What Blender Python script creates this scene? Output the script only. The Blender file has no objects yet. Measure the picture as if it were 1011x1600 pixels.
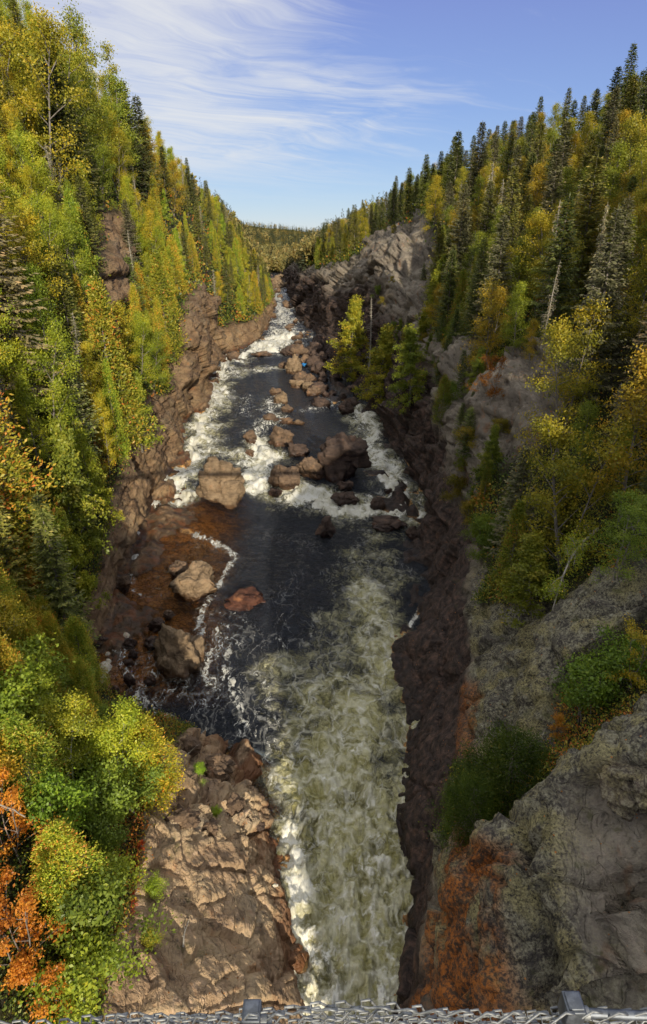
import bpy, math, random, time
import numpy as np
from mathutils import Vector, Matrix, Euler
from mathutils.bvhtree import BVHTree

random.seed(7)
RNG = np.random.default_rng(11)
SC = bpy.context.scene
COL = SC.collection
R = math.radians

# ------------------------------------------------------------------ camera
H = 25.0                     # the photographer stands on a footbridge 25 m above the river
PITCH = R(24.35)
FPX = 950.0
CP, SP = math.cos(PITCH), math.sin(PITCH)
camd = bpy.data.cameras.new("camera")
cam = bpy.data.objects.new("camera", camd)
COL.objects.link(cam)
cam.location = (0, 0, H)
cam.rotation_euler = (R(90) - PITCH, 0, 0)
camd.sensor_fit = 'VERTICAL'
camd.sensor_height = 36.0
camd.lens = FPX / 1600 * 36.0
camd.clip_start = 0.05
camd.clip_end = 20000
SC.camera = cam
SC.view_settings.view_transform = 'Standard'
SC.view_settings.look = 'None'
SC.view_settings.exposure = 0
SC.render.engine = 'CYCLES'
SC.cycles.max_bounces = 6
SC.cycles.diffuse_bounces = 2
SC.cycles.glossy_bounces = 2
SC.cycles.transmission_bounces = 3
SC.cycles.transparent_max_bounces = 6
SC.cycles.use_denoising = True
SC.cycles.use_adaptive_sampling = True
SC.cycles.adaptive_threshold = .04
SC.cycles.sample_clamp_indirect = 4.0


def at(px, py, Y):
    """survey helper: world point on the sight line of a photo pixel at forward distance Y"""
    u, v = (px - 505.5) / FPX, (800 - py) / FPX
    t = Y / (CP + v * SP)
    return (t * u, Y, H + t * (v * CP - SP))


def on_plane(px, py, z):
    u, v = (px - 505.5) / FPX, (800 - py) / FPX
    t = (z - H) / (v * CP - SP)
    return (t * u, t * (CP + v * SP), z)


def proj(P):
    x, y, z = P[..., 0], P[..., 1], P[..., 2] - H
    t = np.maximum(y * CP - z * SP, 1e-3)
    return 505.5 + FPX * x / t, 800 - FPX * (y * SP + z * CP) / t


# ------------------------------------------------------------------ numeric noise
def hsh(ix, iy, iz, s):
    with np.errstate(over='ignore'):
        h = (ix.astype(np.uint32) * np.uint32(73856093)) ^ (iy.astype(np.uint32) * np.uint32(19349663)) \
            ^ (iz.astype(np.uint32) * np.uint32(83492791)) ^ np.uint32((s * 2654435761) & 0xffffffff)
        h ^= h >> np.uint32(16); h *= np.uint32(0x7feb352d); h ^= h >> np.uint32(15)
        h *= np.uint32(0x846ca68b); h ^= h >> np.uint32(16)
    return h


def vnoise(p, s=0):
    i = np.floor(p).astype(np.int64); f = p - i
    f = f * f * f * (f * (f * 6 - 15) + 10)
    r = np.zeros(len(p))
    for dx in (0, 1):
        wx = f[:, 0] if dx else 1 - f[:, 0]
        for dy in (0, 1):
            wy = f[:, 1] if dy else 1 - f[:, 1]
            for dz in (0, 1):
                wz = f[:, 2] if dz else 1 - f[:, 2]
                r += wx * wy * wz * (hsh(i[:, 0] + dx, i[:, 1] + dy, i[:, 2] + dz, s) / 4294967296.0)
    return r - 0.5


def fbm(p, octv=4, s=0):
    r = 0; a = 1.0
    for k in range(octv):
        r = r + a * vnoise(p * (2.03 ** k), s + 17 * k); a *= .5
    return r


def facet(p, s):
    i0 = np.floor(p).astype(np.int64)
    n = len(p)
    F1 = np.full(n, 9.0); F2 = np.full(n, 9.0); hid = np.zeros(n, np.uint32); best = np.zeros((n, 3))
    for dx in (-1, 0, 1):
        for dy in (-1, 0, 1):
            for dz in (-1, 0, 1):
                ix, iy, iz = i0[:, 0] + dx, i0[:, 1] + dy, i0[:, 2] + dz
                h = hsh(ix, iy, iz, s)
                c = np.stack([ix + (h & 1023) / 1023.0, iy + ((h >> np.uint32(10)) & 1023) / 1023.0,
                              iz + ((h >> np.uint32(20)) & 1023) / 1023.0], 1)
                v = p - c
                d = np.sqrt((v * v).sum(1))
                m = d < F1
                F2 = np.where(m, F1, np.minimum(F2, d))
                F1 = np.where(m, d, F1)
                hid = np.where(m, h, hid)
                best = np.where(m[:, None], v, best)
    return F1, F2, hid, best


def sstep(a, b, x):
    t = np.clip((x - a) / (b - a), 0, 1)
    return t * t * (3 - 2 * t)


def rock_disp(p, layers, seed=1, stretch=(1, 1, 1.25), warp=.22):
    """blocky broken-rock relief: stacked tilted facets with cracks between them"""
    q = p * np.array(stretch)
    q = q + warp * np.stack([fbm(p * .6, 2, seed + 5), fbm(p * .6, 2, seed + 6), fbm(p * .6, 2, seed + 7)], 1)
    d = np.zeros(len(p))
    for k, L_ in enumerate(layers):
        sz, amp, mask = L_[:3]; ck = L_[3] if len(L_) > 3 else .13; tl, of = L_[4:6] if len(L_) > 5 else (.95, .75)
        idx = np.nonzero(mask)[0] if mask is not None else np.arange(len(p))
        if not len(idx):
            continue
        F1, F2, h, v = facet(q[idx] / sz + 31.7 * k, seed + 13 * k)
        th = (h & 1023) / 1023.0 * 6.283
        cz = ((h >> np.uint32(10)) & 1023) / 511.5 - 1
        rr = np.sqrt(1 - cz * cz)
        off = (v[:, 0] * np.cos(th) * rr + v[:, 1] * np.sin(th) * rr + v[:, 2] * cz) * tl
        off += (((h >> np.uint32(20)) & 1023) / 1023.0 - .5) * of
        off -= ck * (1 - sstep(0, .13, F2 - F1))
        d[idx] += amp * off
    return d


def joints(p, n, spacing, depth, width, seed, step=.5):
    """straight parallel joints: open grooves with a small step from band to band"""
    n = np.array(n, float) / np.linalg.norm(n)
    q = p @ n / spacing + .35 * fbm(p * .22, 2, seed) + .05 * fbm(p * 1.3, 2, seed + 3)
    k = np.floor(q); f = q - k
    e = np.minimum(f, 1 - f) * spacing
    hh = (hsh(k.astype(np.int64), 0 * k.astype(np.int64), 0 * k.astype(np.int64), seed) & 1023) / 1023.0 - .5
    on = sstep(-.08, .12, fbm(p * .5 + 9.1, 2, seed + 11))
    return on * (-depth * (1 - sstep(0, width, e)) + hh * depth * step * 2)


def in_poly(px, py, poly):
    r = np.zeros(px.shape, bool)
    n = len(poly)
    for i in range(n):
        x1, y1 = poly[i]; x2, y2 = poly[(i + 1) % n]
        c = ((y1 > py) != (y2 > py)) & (px < (x2 - x1) * (py - y1) / (y2 - y1 + 1e-9) + x1)
        r ^= c
    return r


# ------------------------------------------------------------------ mesh helpers
def mesh_from(name, V, F, attrs=None, smooth=True, uv=None):
    V = np.asarray(V, np.float32); F = np.asarray(F, np.int32)
    me = bpy.data.meshes.new(name)
    k = F.shape[1]
    me.vertices.add(len(V)); me.vertices.foreach_set("co", V.ravel())
    me.loops.add(F.size); me.loops.foreach_set("vertex_index", F.ravel())
    me.polygons.add(len(F)); me.polygons.foreach_set("loop_start", np.arange(0, F.size, k, dtype=np.int32))
    me.polygons.foreach_set("use_smooth", np.full(len(F), smooth))
    for a, arr in (attrs or {}).items():
        arr = np.asarray(arr, np.float32)
        if arr.ndim == 1:
            at_ = me.attributes.new(a, 'FLOAT', 'POINT'); at_.data.foreach_set("value", arr)
        else:
            at_ = me.attributes.new(a, 'FLOAT_VECTOR', 'POINT'); at_.data.foreach_set("vector", arr.ravel())
    me.update(calc_edges=True)
    return me


def grid_faces(n, m, flip=False):
    a = np.arange(n * m).reshape(n, m)
    f = np.stack([a[:-1, :-1], a[1:, :-1], a[1:, 1:], a[:-1, 1:]], -1).reshape(-1, 4)
    return f[:, ::-1] if flip else f


def link(name, me, mat=None, parent=None):
    o = bpy.data.objects.new(name, me)
    COL.objects.link(o)
    if mat is not None and me is not None and not me.materials:
        me.materials.append(mat)
    if parent is not None:
        o.parent = parent
    return o


def tag(o, label, cat, group=None):
    o["label"] = label; o["category"] = cat
    if group:
        o["group"] = group
    return o


def empty(name, loc, label, cat, group=None, rot=(0, 0, 0), scale=(1, 1, 1)):
    o = bpy.data.objects.new(name, None)
    COL.objects.link(o)
    o.location = loc; o.rotation_euler = rot; o.scale = scale
    o.empty_display_size = .2
    return tag(o, label, cat, group)


class Geo:
    """collects tubes and leaf blades, each vertex with a random value for colour"""
    def __init__(self):
        self.V = []; self.F = []; self.A = []; self.n = 0

    def add(self, V, F, A):
        self.V.append(V); self.F.append(F + self.n); self.A.append(A); self.n += len(V)

    def tube(self, pts, rad, seg=6, a=.5):
        pts = np.asarray(pts, float); n = len(pts)
        rad = np.broadcast_to(np.asarray(rad, float), (n,))
        T = np.gradient(pts, axis=0); T /= np.linalg.norm(T, axis=1)[:, None] + 1e-9
        ref = np.array([0, 0, 1.]) if abs(T[:, 2].mean()) < .8 else np.array([1., 0, 0])
        S = np.cross(T, ref); S /= np.linalg.norm(S, axis=1)[:, None] + 1e-9
        B = np.cross(T, S)
        th = np.linspace(0, 2 * np.pi, seg, endpoint=False)
        V = pts[:, None, :] + rad[:, None, None] * (S[:, None, :] * np.cos(th)[None, :, None] + B[:, None, :] * np.sin(th)[None, :, None])
        a0 = np.arange(n * seg).reshape(n, seg); a1 = np.roll(a0, -1, 1)
        F = np.stack([a0[:-1], a1[:-1], a1[1:], a0[1:]], -1).reshape(-1, 4)
        self.add(V.reshape(-1, 3), F, np.full(n * seg, a))

    def blades(self, c, d, l, w, rnd, nrm=None):
        """rhombic leaves: base c, direction d, length l, width w"""
        c = np.asarray(c, float); n = len(c)
        d = d / (np.linalg.norm(d, axis=1)[:, None] + 1e-9)
        r = RNG.normal(size=(n, 3)) if nrm is None else nrm
        s = np.cross(d, r); s /= np.linalg.norm(s, axis=1)[:, None] + 1e-9
        l = np.broadcast_to(l, (n,))[:, None]; w = np.broadcast_to(w, (n,))[:, None]
        V = np.stack([c, c + d * l * .5 + s * w * .5, c + d * l, c + d * l * .5 - s * w * .5], 1).reshape(-1, 3)
        F = np.arange(4 * n).reshape(n, 4)
        self.add(V, F, np.repeat(rnd, 4))

    def mesh(self, name, smooth=True):
        return mesh_from(name, np.concatenate(self.V), np.concatenate(self.F), {"rnd": np.concatenate(self.A)}, smooth)


# ------------------------------------------------------------------ node helpers
def new_mat(name):
    m = bpy.data.materials.new(name)
    m.use_nodes = True
    m.node_tree.nodes.clear()
    return m, NT(m.node_tree)


class NT:
    def __init__(self, t):
        self.t = t

    def n(self, typ, ins=None, **props):
        nd = self.t.nodes.new(typ)
        for k, v in props.items():
            setattr(nd, k, v)
        for k, v in (ins or {}).items():
            s = nd.inputs[k]
            if isinstance(v, bpy.types.NodeSocket):
                self.t.links.new(v, s)
            else:
                if isinstance(v, (tuple, list)) and len(v) == 3 and s.type == 'RGBA':
                    v = (*v, 1)
                s.default_value = v
        return nd

    def math(self, op, a, b=0.0, c=None, clamp=False):
        ins = {0: a, 1: b}
        if c is not None:
            ins[2] = c
        return self.n('ShaderNodeMath', ins, operation=op, use_clamp=clamp).outputs[0]

    def attr(self, name, out='Fac'):
        return self.n('ShaderNodeAttribute', attribute_name=name).outputs[out]

    def mix(self, f, a, b, mode='MIX'):
        return self.n('ShaderNodeMixRGB', {'Fac': f, 'Color1': a, 'Color2': b}, blend_type=mode).outputs[0]

    def ramp(self, f, stops, interp='LINEAR'):
        nd = self.n('ShaderNodeValToRGB', {'Fac': f})
        cr = nd.color_ramp; cr.interpolation = interp
        while len(cr.elements) < len(stops):
            cr.elements.new(.5)
        for e, (p, c) in zip(cr.elements, stops):
            e.position = p
            e.color = (*c, 1) if len(c) == 3 else c
        return nd.outputs[0]

    def sm(self, x, a, b):
        return self.n('ShaderNodeMapRange', {'Value': x, 'From Min': a, 'From Max': b, 'To Min': 0.0, 'To Max': 1.0},
                      interpolation_type='SMOOTHSTEP').outputs[0]

    def noise(self, vec, scale, detail=5.0, rough=.55, dist=0.0, out='Fac'):
        return self.n('ShaderNodeTexNoise', {'Vector': vec, 'Scale': scale, 'Detail': detail, 'Roughness': rough, 'Distortion': dist}).outputs[out]

    def vor(self, vec, scale, feature='F1', out='Distance', rnd=1.0):
        return self.n('ShaderNodeTexVoronoi', {'Vector': vec, 'Scale': scale, 'Randomness': rnd}, feature=feature).outputs[out]

    def vmath(self, op, a, b):
        return self.n('ShaderNodeVectorMath', {0: a, 1: b}, operation=op).outputs[0]

    def out(self, sh):
        self.n('ShaderNodeOutputMaterial', {'Surface': sh})


# ------------------------------------------------------------------ light and sky
SUN_TO = Vector((.22, -1, .335)).normalized()
sund = bpy.data.lights.new("sun", 'SUN')
sund.energy = 5.0; sund.angle = R(.5); sund.color = (1, .90, .71)
sun = bpy.data.objects.new("sun", sund); COL.objects.link(sun)
sun.rotation_euler = SUN_TO.to_track_quat('Z', 'Y').to_euler()
sun.location = (30, -60, 60)

W = bpy.data.worlds.new("World"); SC.world = W; W.use_nodes = True
wt = W.node_tree; wt.nodes.clear(); w = NT(wt)
sky = w.n('ShaderNodeTexSky', sky_type='NISHITA', sun_disc=False, sun_elevation=R(17.3),
          sun_rotation=math.atan2(SUN_TO.x, SUN_TO.y), altitude=250, air_density=1.0, dust_density=0.0, ozone_density=2.5)
gen = w.n('ShaderNodeTexCoord').outputs['Generated']
sep = w.n('ShaderNodeSeparateXYZ', {0: gen})
zc = w.math('MAXIMUM', sep.outputs[2], .02)
cx = w.math('DIVIDE', sep.outputs[0], w.math('ADD', zc, .10))
cy = w.math('DIVIDE', sep.outputs[1], w.math('ADD', zc, .10))
cv = w.n('ShaderNodeCombineXYZ', {0: w.math('MULTIPLY', cx, .9), 1: w.math('MULTIPLY', cy, .9), 2: 0.0}).outputs[0]
rot = w.n('ShaderNodeVectorRotate', {'Vector': cv, 'Angle': R(-28)}, rotation_type='Z_AXIS').outputs[0]
st = w.vmath('MULTIPLY', rot, (.62, 1.15, 1))
wn = w.noise(cv, .8, 3, .5, 0, 'Color')
stw = w.vmath('ADD', st, w.vmath('MULTIPLY', w.vmath('SUBTRACT', wn, (.5, .5, .5)), (.9, .9, 0)))
c1 = w.noise(stw, 1.1, 10, .60, .4)
c2 = w.noise(w.vmath('MULTIPLY', stw, (1, 2.6, 1)), 2.6, 8, .65, .8)
side = w.math('DIVIDE', sep.outputs[0], w.math('MAXIMUM', sep.outputs[1], .01))
msk = w.sm(side, .30, -.22)
msk = w.math('ADD', w.math('MULTIPLY', msk, .34), w.math('MULTIPLY', w.sm(sep.outputs[2], .0, .12), .02))
cl = w.math('ADD', w.math('MULTIPLY', c1, .72), w.math('MULTIPLY', c2, .36))
cl = w.math('ADD', cl, msk)
cl = w.math('ADD', cl, w.math('MULTIPLY', w.sm(sep.outputs[2], .42, .75), .30))  # extra cloud overhead, out of view, added to lift the shadows
cl = w.sm(cl, .63, 1.0)
cl = w.math('MULTIPLY', cl, w.sm(sep.outputs[2], .03, .13))
grad = w.ramp(sep.outputs[2], [(0.0, (2.45, 3.35, 4.9)), (.06, (1.95, 2.85, 5.0)), (.16, (1.45, 2.1, 4.7)), (.34, (1.22, 1.22, 3.9)), (.50, (3.0, 3.1, 4.6)), (.75, (7.0, 6.8, 6.6)), (1, (7.5, 7.2, 6.9))])  # upper stops brightened above the visible sky as added fill for the shadows
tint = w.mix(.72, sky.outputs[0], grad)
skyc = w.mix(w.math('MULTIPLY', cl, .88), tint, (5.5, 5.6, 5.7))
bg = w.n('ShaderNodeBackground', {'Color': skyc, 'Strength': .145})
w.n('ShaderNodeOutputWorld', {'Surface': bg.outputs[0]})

# ------------------------------------------------------------------ survey of the gorge
# forward distance -> left water edge, right water edge (photo columns), read on the water plane
def zw_of(Y):
    Y = np.asarray(Y, float)
    z = 1.2 * sstep(53, 62, Y) + .4 * sstep(66, 84, Y) + .8 * sstep(100, 130, Y)
    return z + np.clip((Y - 130) / 270, 0, 1) * 2.2


def wrow(Y):
    return 800 + FPX * math.tan(math.atan2(H - float(zw_of(Y)), Y) - PITCH)


WL = {10: 487, 12: 482, 14: 470, 16: 455, 18: 440, 20: 422, 22.5: 408, 24.3: 388, 26.3: 180, 28: 150, 30: 128, 33: 148, 36: 163, 40: 175,
      45: 198, 50: 222, 55: 236, 58: 246, 62: 262, 70: 280, 80: 294, 100: 318, 115: 332, 130: 350, 140: 378, 150: 405,
      170: 421, 200: 427, 220: 430, 260: 429, 300: 428, 400: 424}
WR = {10: 590, 12: 603, 14: 622, 16: 640, 18: 641, 20: 633, 22.5: 640, 25: 652, 28: 655, 30: 640, 33: 628, 36: 650, 40: 668, 45: 656,
      50: 652, 55: 655, 60: 640, 65: 613, 70: 597, 80: 580, 90: 562, 100: 542, 115: 520, 130: 500, 150: 485, 170: 478,
      200: 463, 220: 456, 300: 446, 400: 438}
# bank profiles from the water's edge outwards
BL = {10: [(470, 1660), (400, 1600), (280, 1560), (150, 1500), (0, 1400), (-200, 1250)],
      12: [(465, 1560), (400, 1500), (280, 1460), (180, 1400), (60, 1300), (-200, 1070)],
      14: [(450, 1470), (400, 1430), (300, 1380), (200, 1330), (80, 1240), (-160, 1040)],
      16: [(440, 1390), (400, 1360), (300, 1300), (210, 1250), (100, 1180), (-130, 1000)],
      18: [(425, 1320), (390, 1290), (300, 1240), (210, 1200), (90, 1120), (-120, 960)],
      20: [(408, 1260), (380, 1240), (300, 1195), (220, 1160), (90, 1080), (-120, 920)],
      22.5: [(395, 1205), (370, 1190), (310, 1158), (220, 1130), (80, 1055), (-120, 890)],
      24.3: [(372, 1163), (345, 1150), (300, 1135), (215, 1115), (80, 1030), (-120, 870)],
      26.3: [(176, 1122), (160, 1110), (140, 1090), (110, 1060), (40, 995), (-120, 835)],
      28: [(145, 1085), (132, 1068), (120, 1045), (90, 1010), (30, 945), (-120, 790)],
      30: [(125, 1050), (120, 1030), (108, 995), (70, 950), (0, 870), (-150, 700)],
      35: [(150, 950), (140, 900), (120, 860), (70, 800), (0, 720), (-150, 560)],
      40: [(165, 880), (150, 830), (130, 780), (80, 710), (0, 610), (-150, 430)],
      45: [(180, 820), (160, 760), (135, 710), (90, 640), (0, 530), (-160, 340)],
      50: [(202, 770), (178, 715), (152, 660), (100, 580), (0, 460), (-170, 270)],
      60: [(232, 690), (208, 640), (182, 590), (130, 490), (30, 370), (-130, 180)],
      70: [(258, 640), (234, 600), (206, 550), (150, 450), (60, 300), (-90, 90)],
      80: [(277, 610), (252, 570), (222, 520), (170, 420), (80, 260), (-50, 60)],
      100: [(308, 560), (292, 500), (270, 455), (220, 365), (140, 220), (40, 80)],
      115: [(322, 545), (312, 500), (290, 440), (240, 360), (170, 228), (80, 112)],
      130: [(338, 530), (330, 505), (312, 455), (265, 365), (200, 248), (130, 150)],
      160: [(405, 502), (396, 485), (370, 440), (320, 365), (260, 275), (200, 215)],
      200: [(423, 478), (418, 468), (400, 440), (360, 380), (310, 320), (260, 285)],
      300: [(425, 445), (421, 440), (408, 420), (380, 380), (350, 350), (310, 325)],
      400: [(421, 433), (416, 428), (405, 415), (390, 392), (370, 372), (345, 352)]}
BR = {10: [(630, 1640), (655, 1580), (705, 1480), (800, 1370), (1011, 1270), (1250, 1080)],
      12: [(634, 1540), (655, 1490), (690, 1400), (745, 1310), (850, 1215), (1050, 1105)],
      13.2: [(645, 1485), (668, 1430), (705, 1350), (770, 1275), (880, 1195), (1060, 1080)],
      14.4: [(655, 1440), (675, 1400), (705, 1345), (770, 1265), (870, 1205), (1060, 1080)],
      16: [(668, 1365), (690, 1320), (715, 1275), (770, 1230), (870, 1170), (1060, 1040)],
      18: [(675, 1290), (700, 1250), (718, 1210), (770, 1165), (870, 1110), (1060, 1000)],
      20: [(680, 1230), (705, 1195), (722, 1160), (770, 1100), (880, 1020), (1060, 905)],
      25: [(695, 1095), (722, 1060), (738, 1030), (780, 975), (880, 925), (1080, 760)],
      30: [(692, 1010), (722, 975), (745, 935), (800, 890), (890, 825), (1100, 640)],
      40: [(695, 880), (715, 820), (735, 765), (775, 690), (870, 580), (1080, 420)],
      50: [(682, 780), (708, 738), (735, 660), (770, 575), (870, 510), (1080, 360)],
      60: [(678, 710), (698, 640), (718, 575), (760, 520), (860, 440), (1050, 320)],
      80: [(622, 620), (648, 575), (668, 525), (710, 470), (820, 380), (1000, 255)],
      100: [(588, 580), (608, 525), (634, 475), (690, 420), (790, 340), (940, 240)],
      115: [(562, 545), (583, 475), (600, 412), (638, 358), (740, 300), (880, 230)],
      130: [(538, 522), (555, 450), (577, 408), (622, 350), (715, 305), (830, 255)],
      150: [(503, 510), (522, 470), (548, 425), (590, 380), (660, 335), (770, 275)],
      200: [(471, 470), (483, 440), (500, 417), (530, 395), (580, 365), (660, 325)],
      300: [(451, 440), (459, 425), (472, 410), (492, 395), (530, 372), (600, 340)],
      400: [(442, 430), (448, 421), (457, 410), (472, 398), (500, 382), (560, 358)]}


def knots(B, Wd, side):
    """world profile (x, z) per station: 2 bed knots, water edge, 6 surveyed, 2 plateau"""
    rows = []
    for Y in sorted(B):
        wl = np.interp(Y, sorted(WL), [WL[k] for k in sorted(WL)])
        wr = np.interp(Y, sorted(WR), [WR[k] for k in sorted(WR)])
        zw = float(zw_of(Y)); row = wrow(Y)
        xl, xr = at(wl, row, Y)[0], at(wr, row, Y)[0]
        xe = xl if side < 0 else xr
        xm = (xl + xr) / 2
        pool = float(sstep(27, 31, Y) * (1 - sstep(52, 58, Y))) if side < 0 else 0
        pts = [(xm, zw - 2.4), (xe + .5 * (xm - xe), zw - 1.5 + .85 * pool), (xe, zw)]
        for px, py in B[Y]:
            x, _, z = at(px, py, Y); pts.append((x, z))
        x, z = pts[-1]
        pts.append((x + side * (22 + Y * .04), z + 4 + Y * .01)); pts.append((x + side * 150, z + 10))
        rows.append((Y, pts))
    return rows


# the banks go on behind the bridge, out of the photo
def behind(side):
    if side > 0:  # unseen right bank, shaped so that its shadow falls over the river
        base = {-90: [(-12, -2.4), (-6, -1.5), (2, 0), (8, 4), (14, 9), (18, 14), (24, 20), (30, 26), (42, 36), (62, 48), (190, 52)],
                -42: [(2, -2.4), (5, -1.5), (8, 0), (9.5, 5), (10.5, 10), (11, 16), (12.5, 23), (20, 30), (36, 43), (60, 51), (190, 53)],
                -20: [(2, -2.4), (4, -1.5), (6.4, 0), (7.8, 5), (8.6, 10), (8.4, 16), (9.0, 24.5), (16, 31), (34, 44), (60, 51), (190, 53)],
                0: [(-.6, -2.4), (.5, -1.5), (2.2, 0), (4.2, 3.5), (5.2, 7.2), (7, 10.5), (11, 14.5), (20, 21.5), (36, 29), (62, 36), (190, 42)]}
    else:
        base = {-90: [(9, -2.4), (2, -1.5), (-4, 0), (-5, 2), (-7, 4), (-10, 8), (-15, 14), (-25, 22), (-40, 30), (-65, 38), (-200, 44)],
                -20: [(5, -2.4), (1, -1.5), (-1.5, 0), (-2.4, 1.5), (-3.6, 3.4), (-7, 7), (-12, 12), (-19, 19), (-30, 26), (-55, 32), (-190, 40)],
                0: [(-.6, -2.4), (-.9, -1.5), (-1.2, 0), (-1.7, 1.4), (-3, 3.6), (-5.5, 6), (-9.5, 10), (-16, 17), (-26, 24), (-48, 32), (-180, 40)]}
    return [(Y, base[Y]) for Y in sorted(base)]


def smooth1(a, k, axis):
    """box smoothing done twice along an axis with edge padding"""
    for _ in range(2):
        pad = [(0, 0)] * a.ndim; pad[axis] = (k, k)
        b = np.pad(a, pad, mode='edge')
        c = np.cumsum(b, axis=axis)
        z = np.zeros_like(np.take(c, [0], axis)); c = np.concatenate([z, c], axis)
        n = a.shape[axis]
        a = (np.take(c, np.arange(2 * k + 1, 2 * k + 1 + n), axis) - np.take(c, np.arange(0, n), axis)) / (2 * k + 1)
    return a


YF = np.concatenate([np.linspace(-90, 7, 50), np.exp(np.arange(math.log(7.5), math.log(31), .0030)), np.exp(np.arange(math.log(31.1), math.log(430), .0062))])
UN = np.concatenate([np.linspace(0, 2, 26)[:-1], np.linspace(2, 6, 190)[:-1], np.linspace(6, 8, 60)[:-1], np.linspace(8, 10, 24)])

ROCK_POLYS = [
    [(150, 335), (195, 335), (207, 470), (160, 490), (145, 420)], [(268, 500), (298, 440), (320, 470), (334, 560), (280, 610)],
    [(135, 480), (160, 470), (168, 600), (140, 600)],
    [(150, 1650), (175, 1500), (205, 1400), (225, 1300), (250, 1180), (330, 1120), (520, 1120), (520, 1650)],
    [(590, 365), (665, 330), (690, 420), (655, 520), (640, 600), (560, 560), (540, 440), (560, 400)],
    [(640, 540), (765, 535), (745, 700), (700, 820), (600, 640)], [(735, 760), (742, 640), (800, 545), (885, 540), (880, 640), (850, 700), (770, 720)],
    [(705, 1200), (740, 945), (830, 930), (1020, 895), (1020, 960), (935, 1040), (885, 1190), (780, 1185)],
    [(630, 1640), (690, 1370), (755, 1265), (900, 1180), (1060, 1070), (1300, 1640)]]
SOIL_POLYS = [[(700, 1320), (715, 1195), (790, 1180), (880, 1185), (850, 1220), (760, 1270)], [(870, 1190), (890, 1060), (1020, 960), (1060, 1075), (905, 1180)]]

BANK = {}


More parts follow.
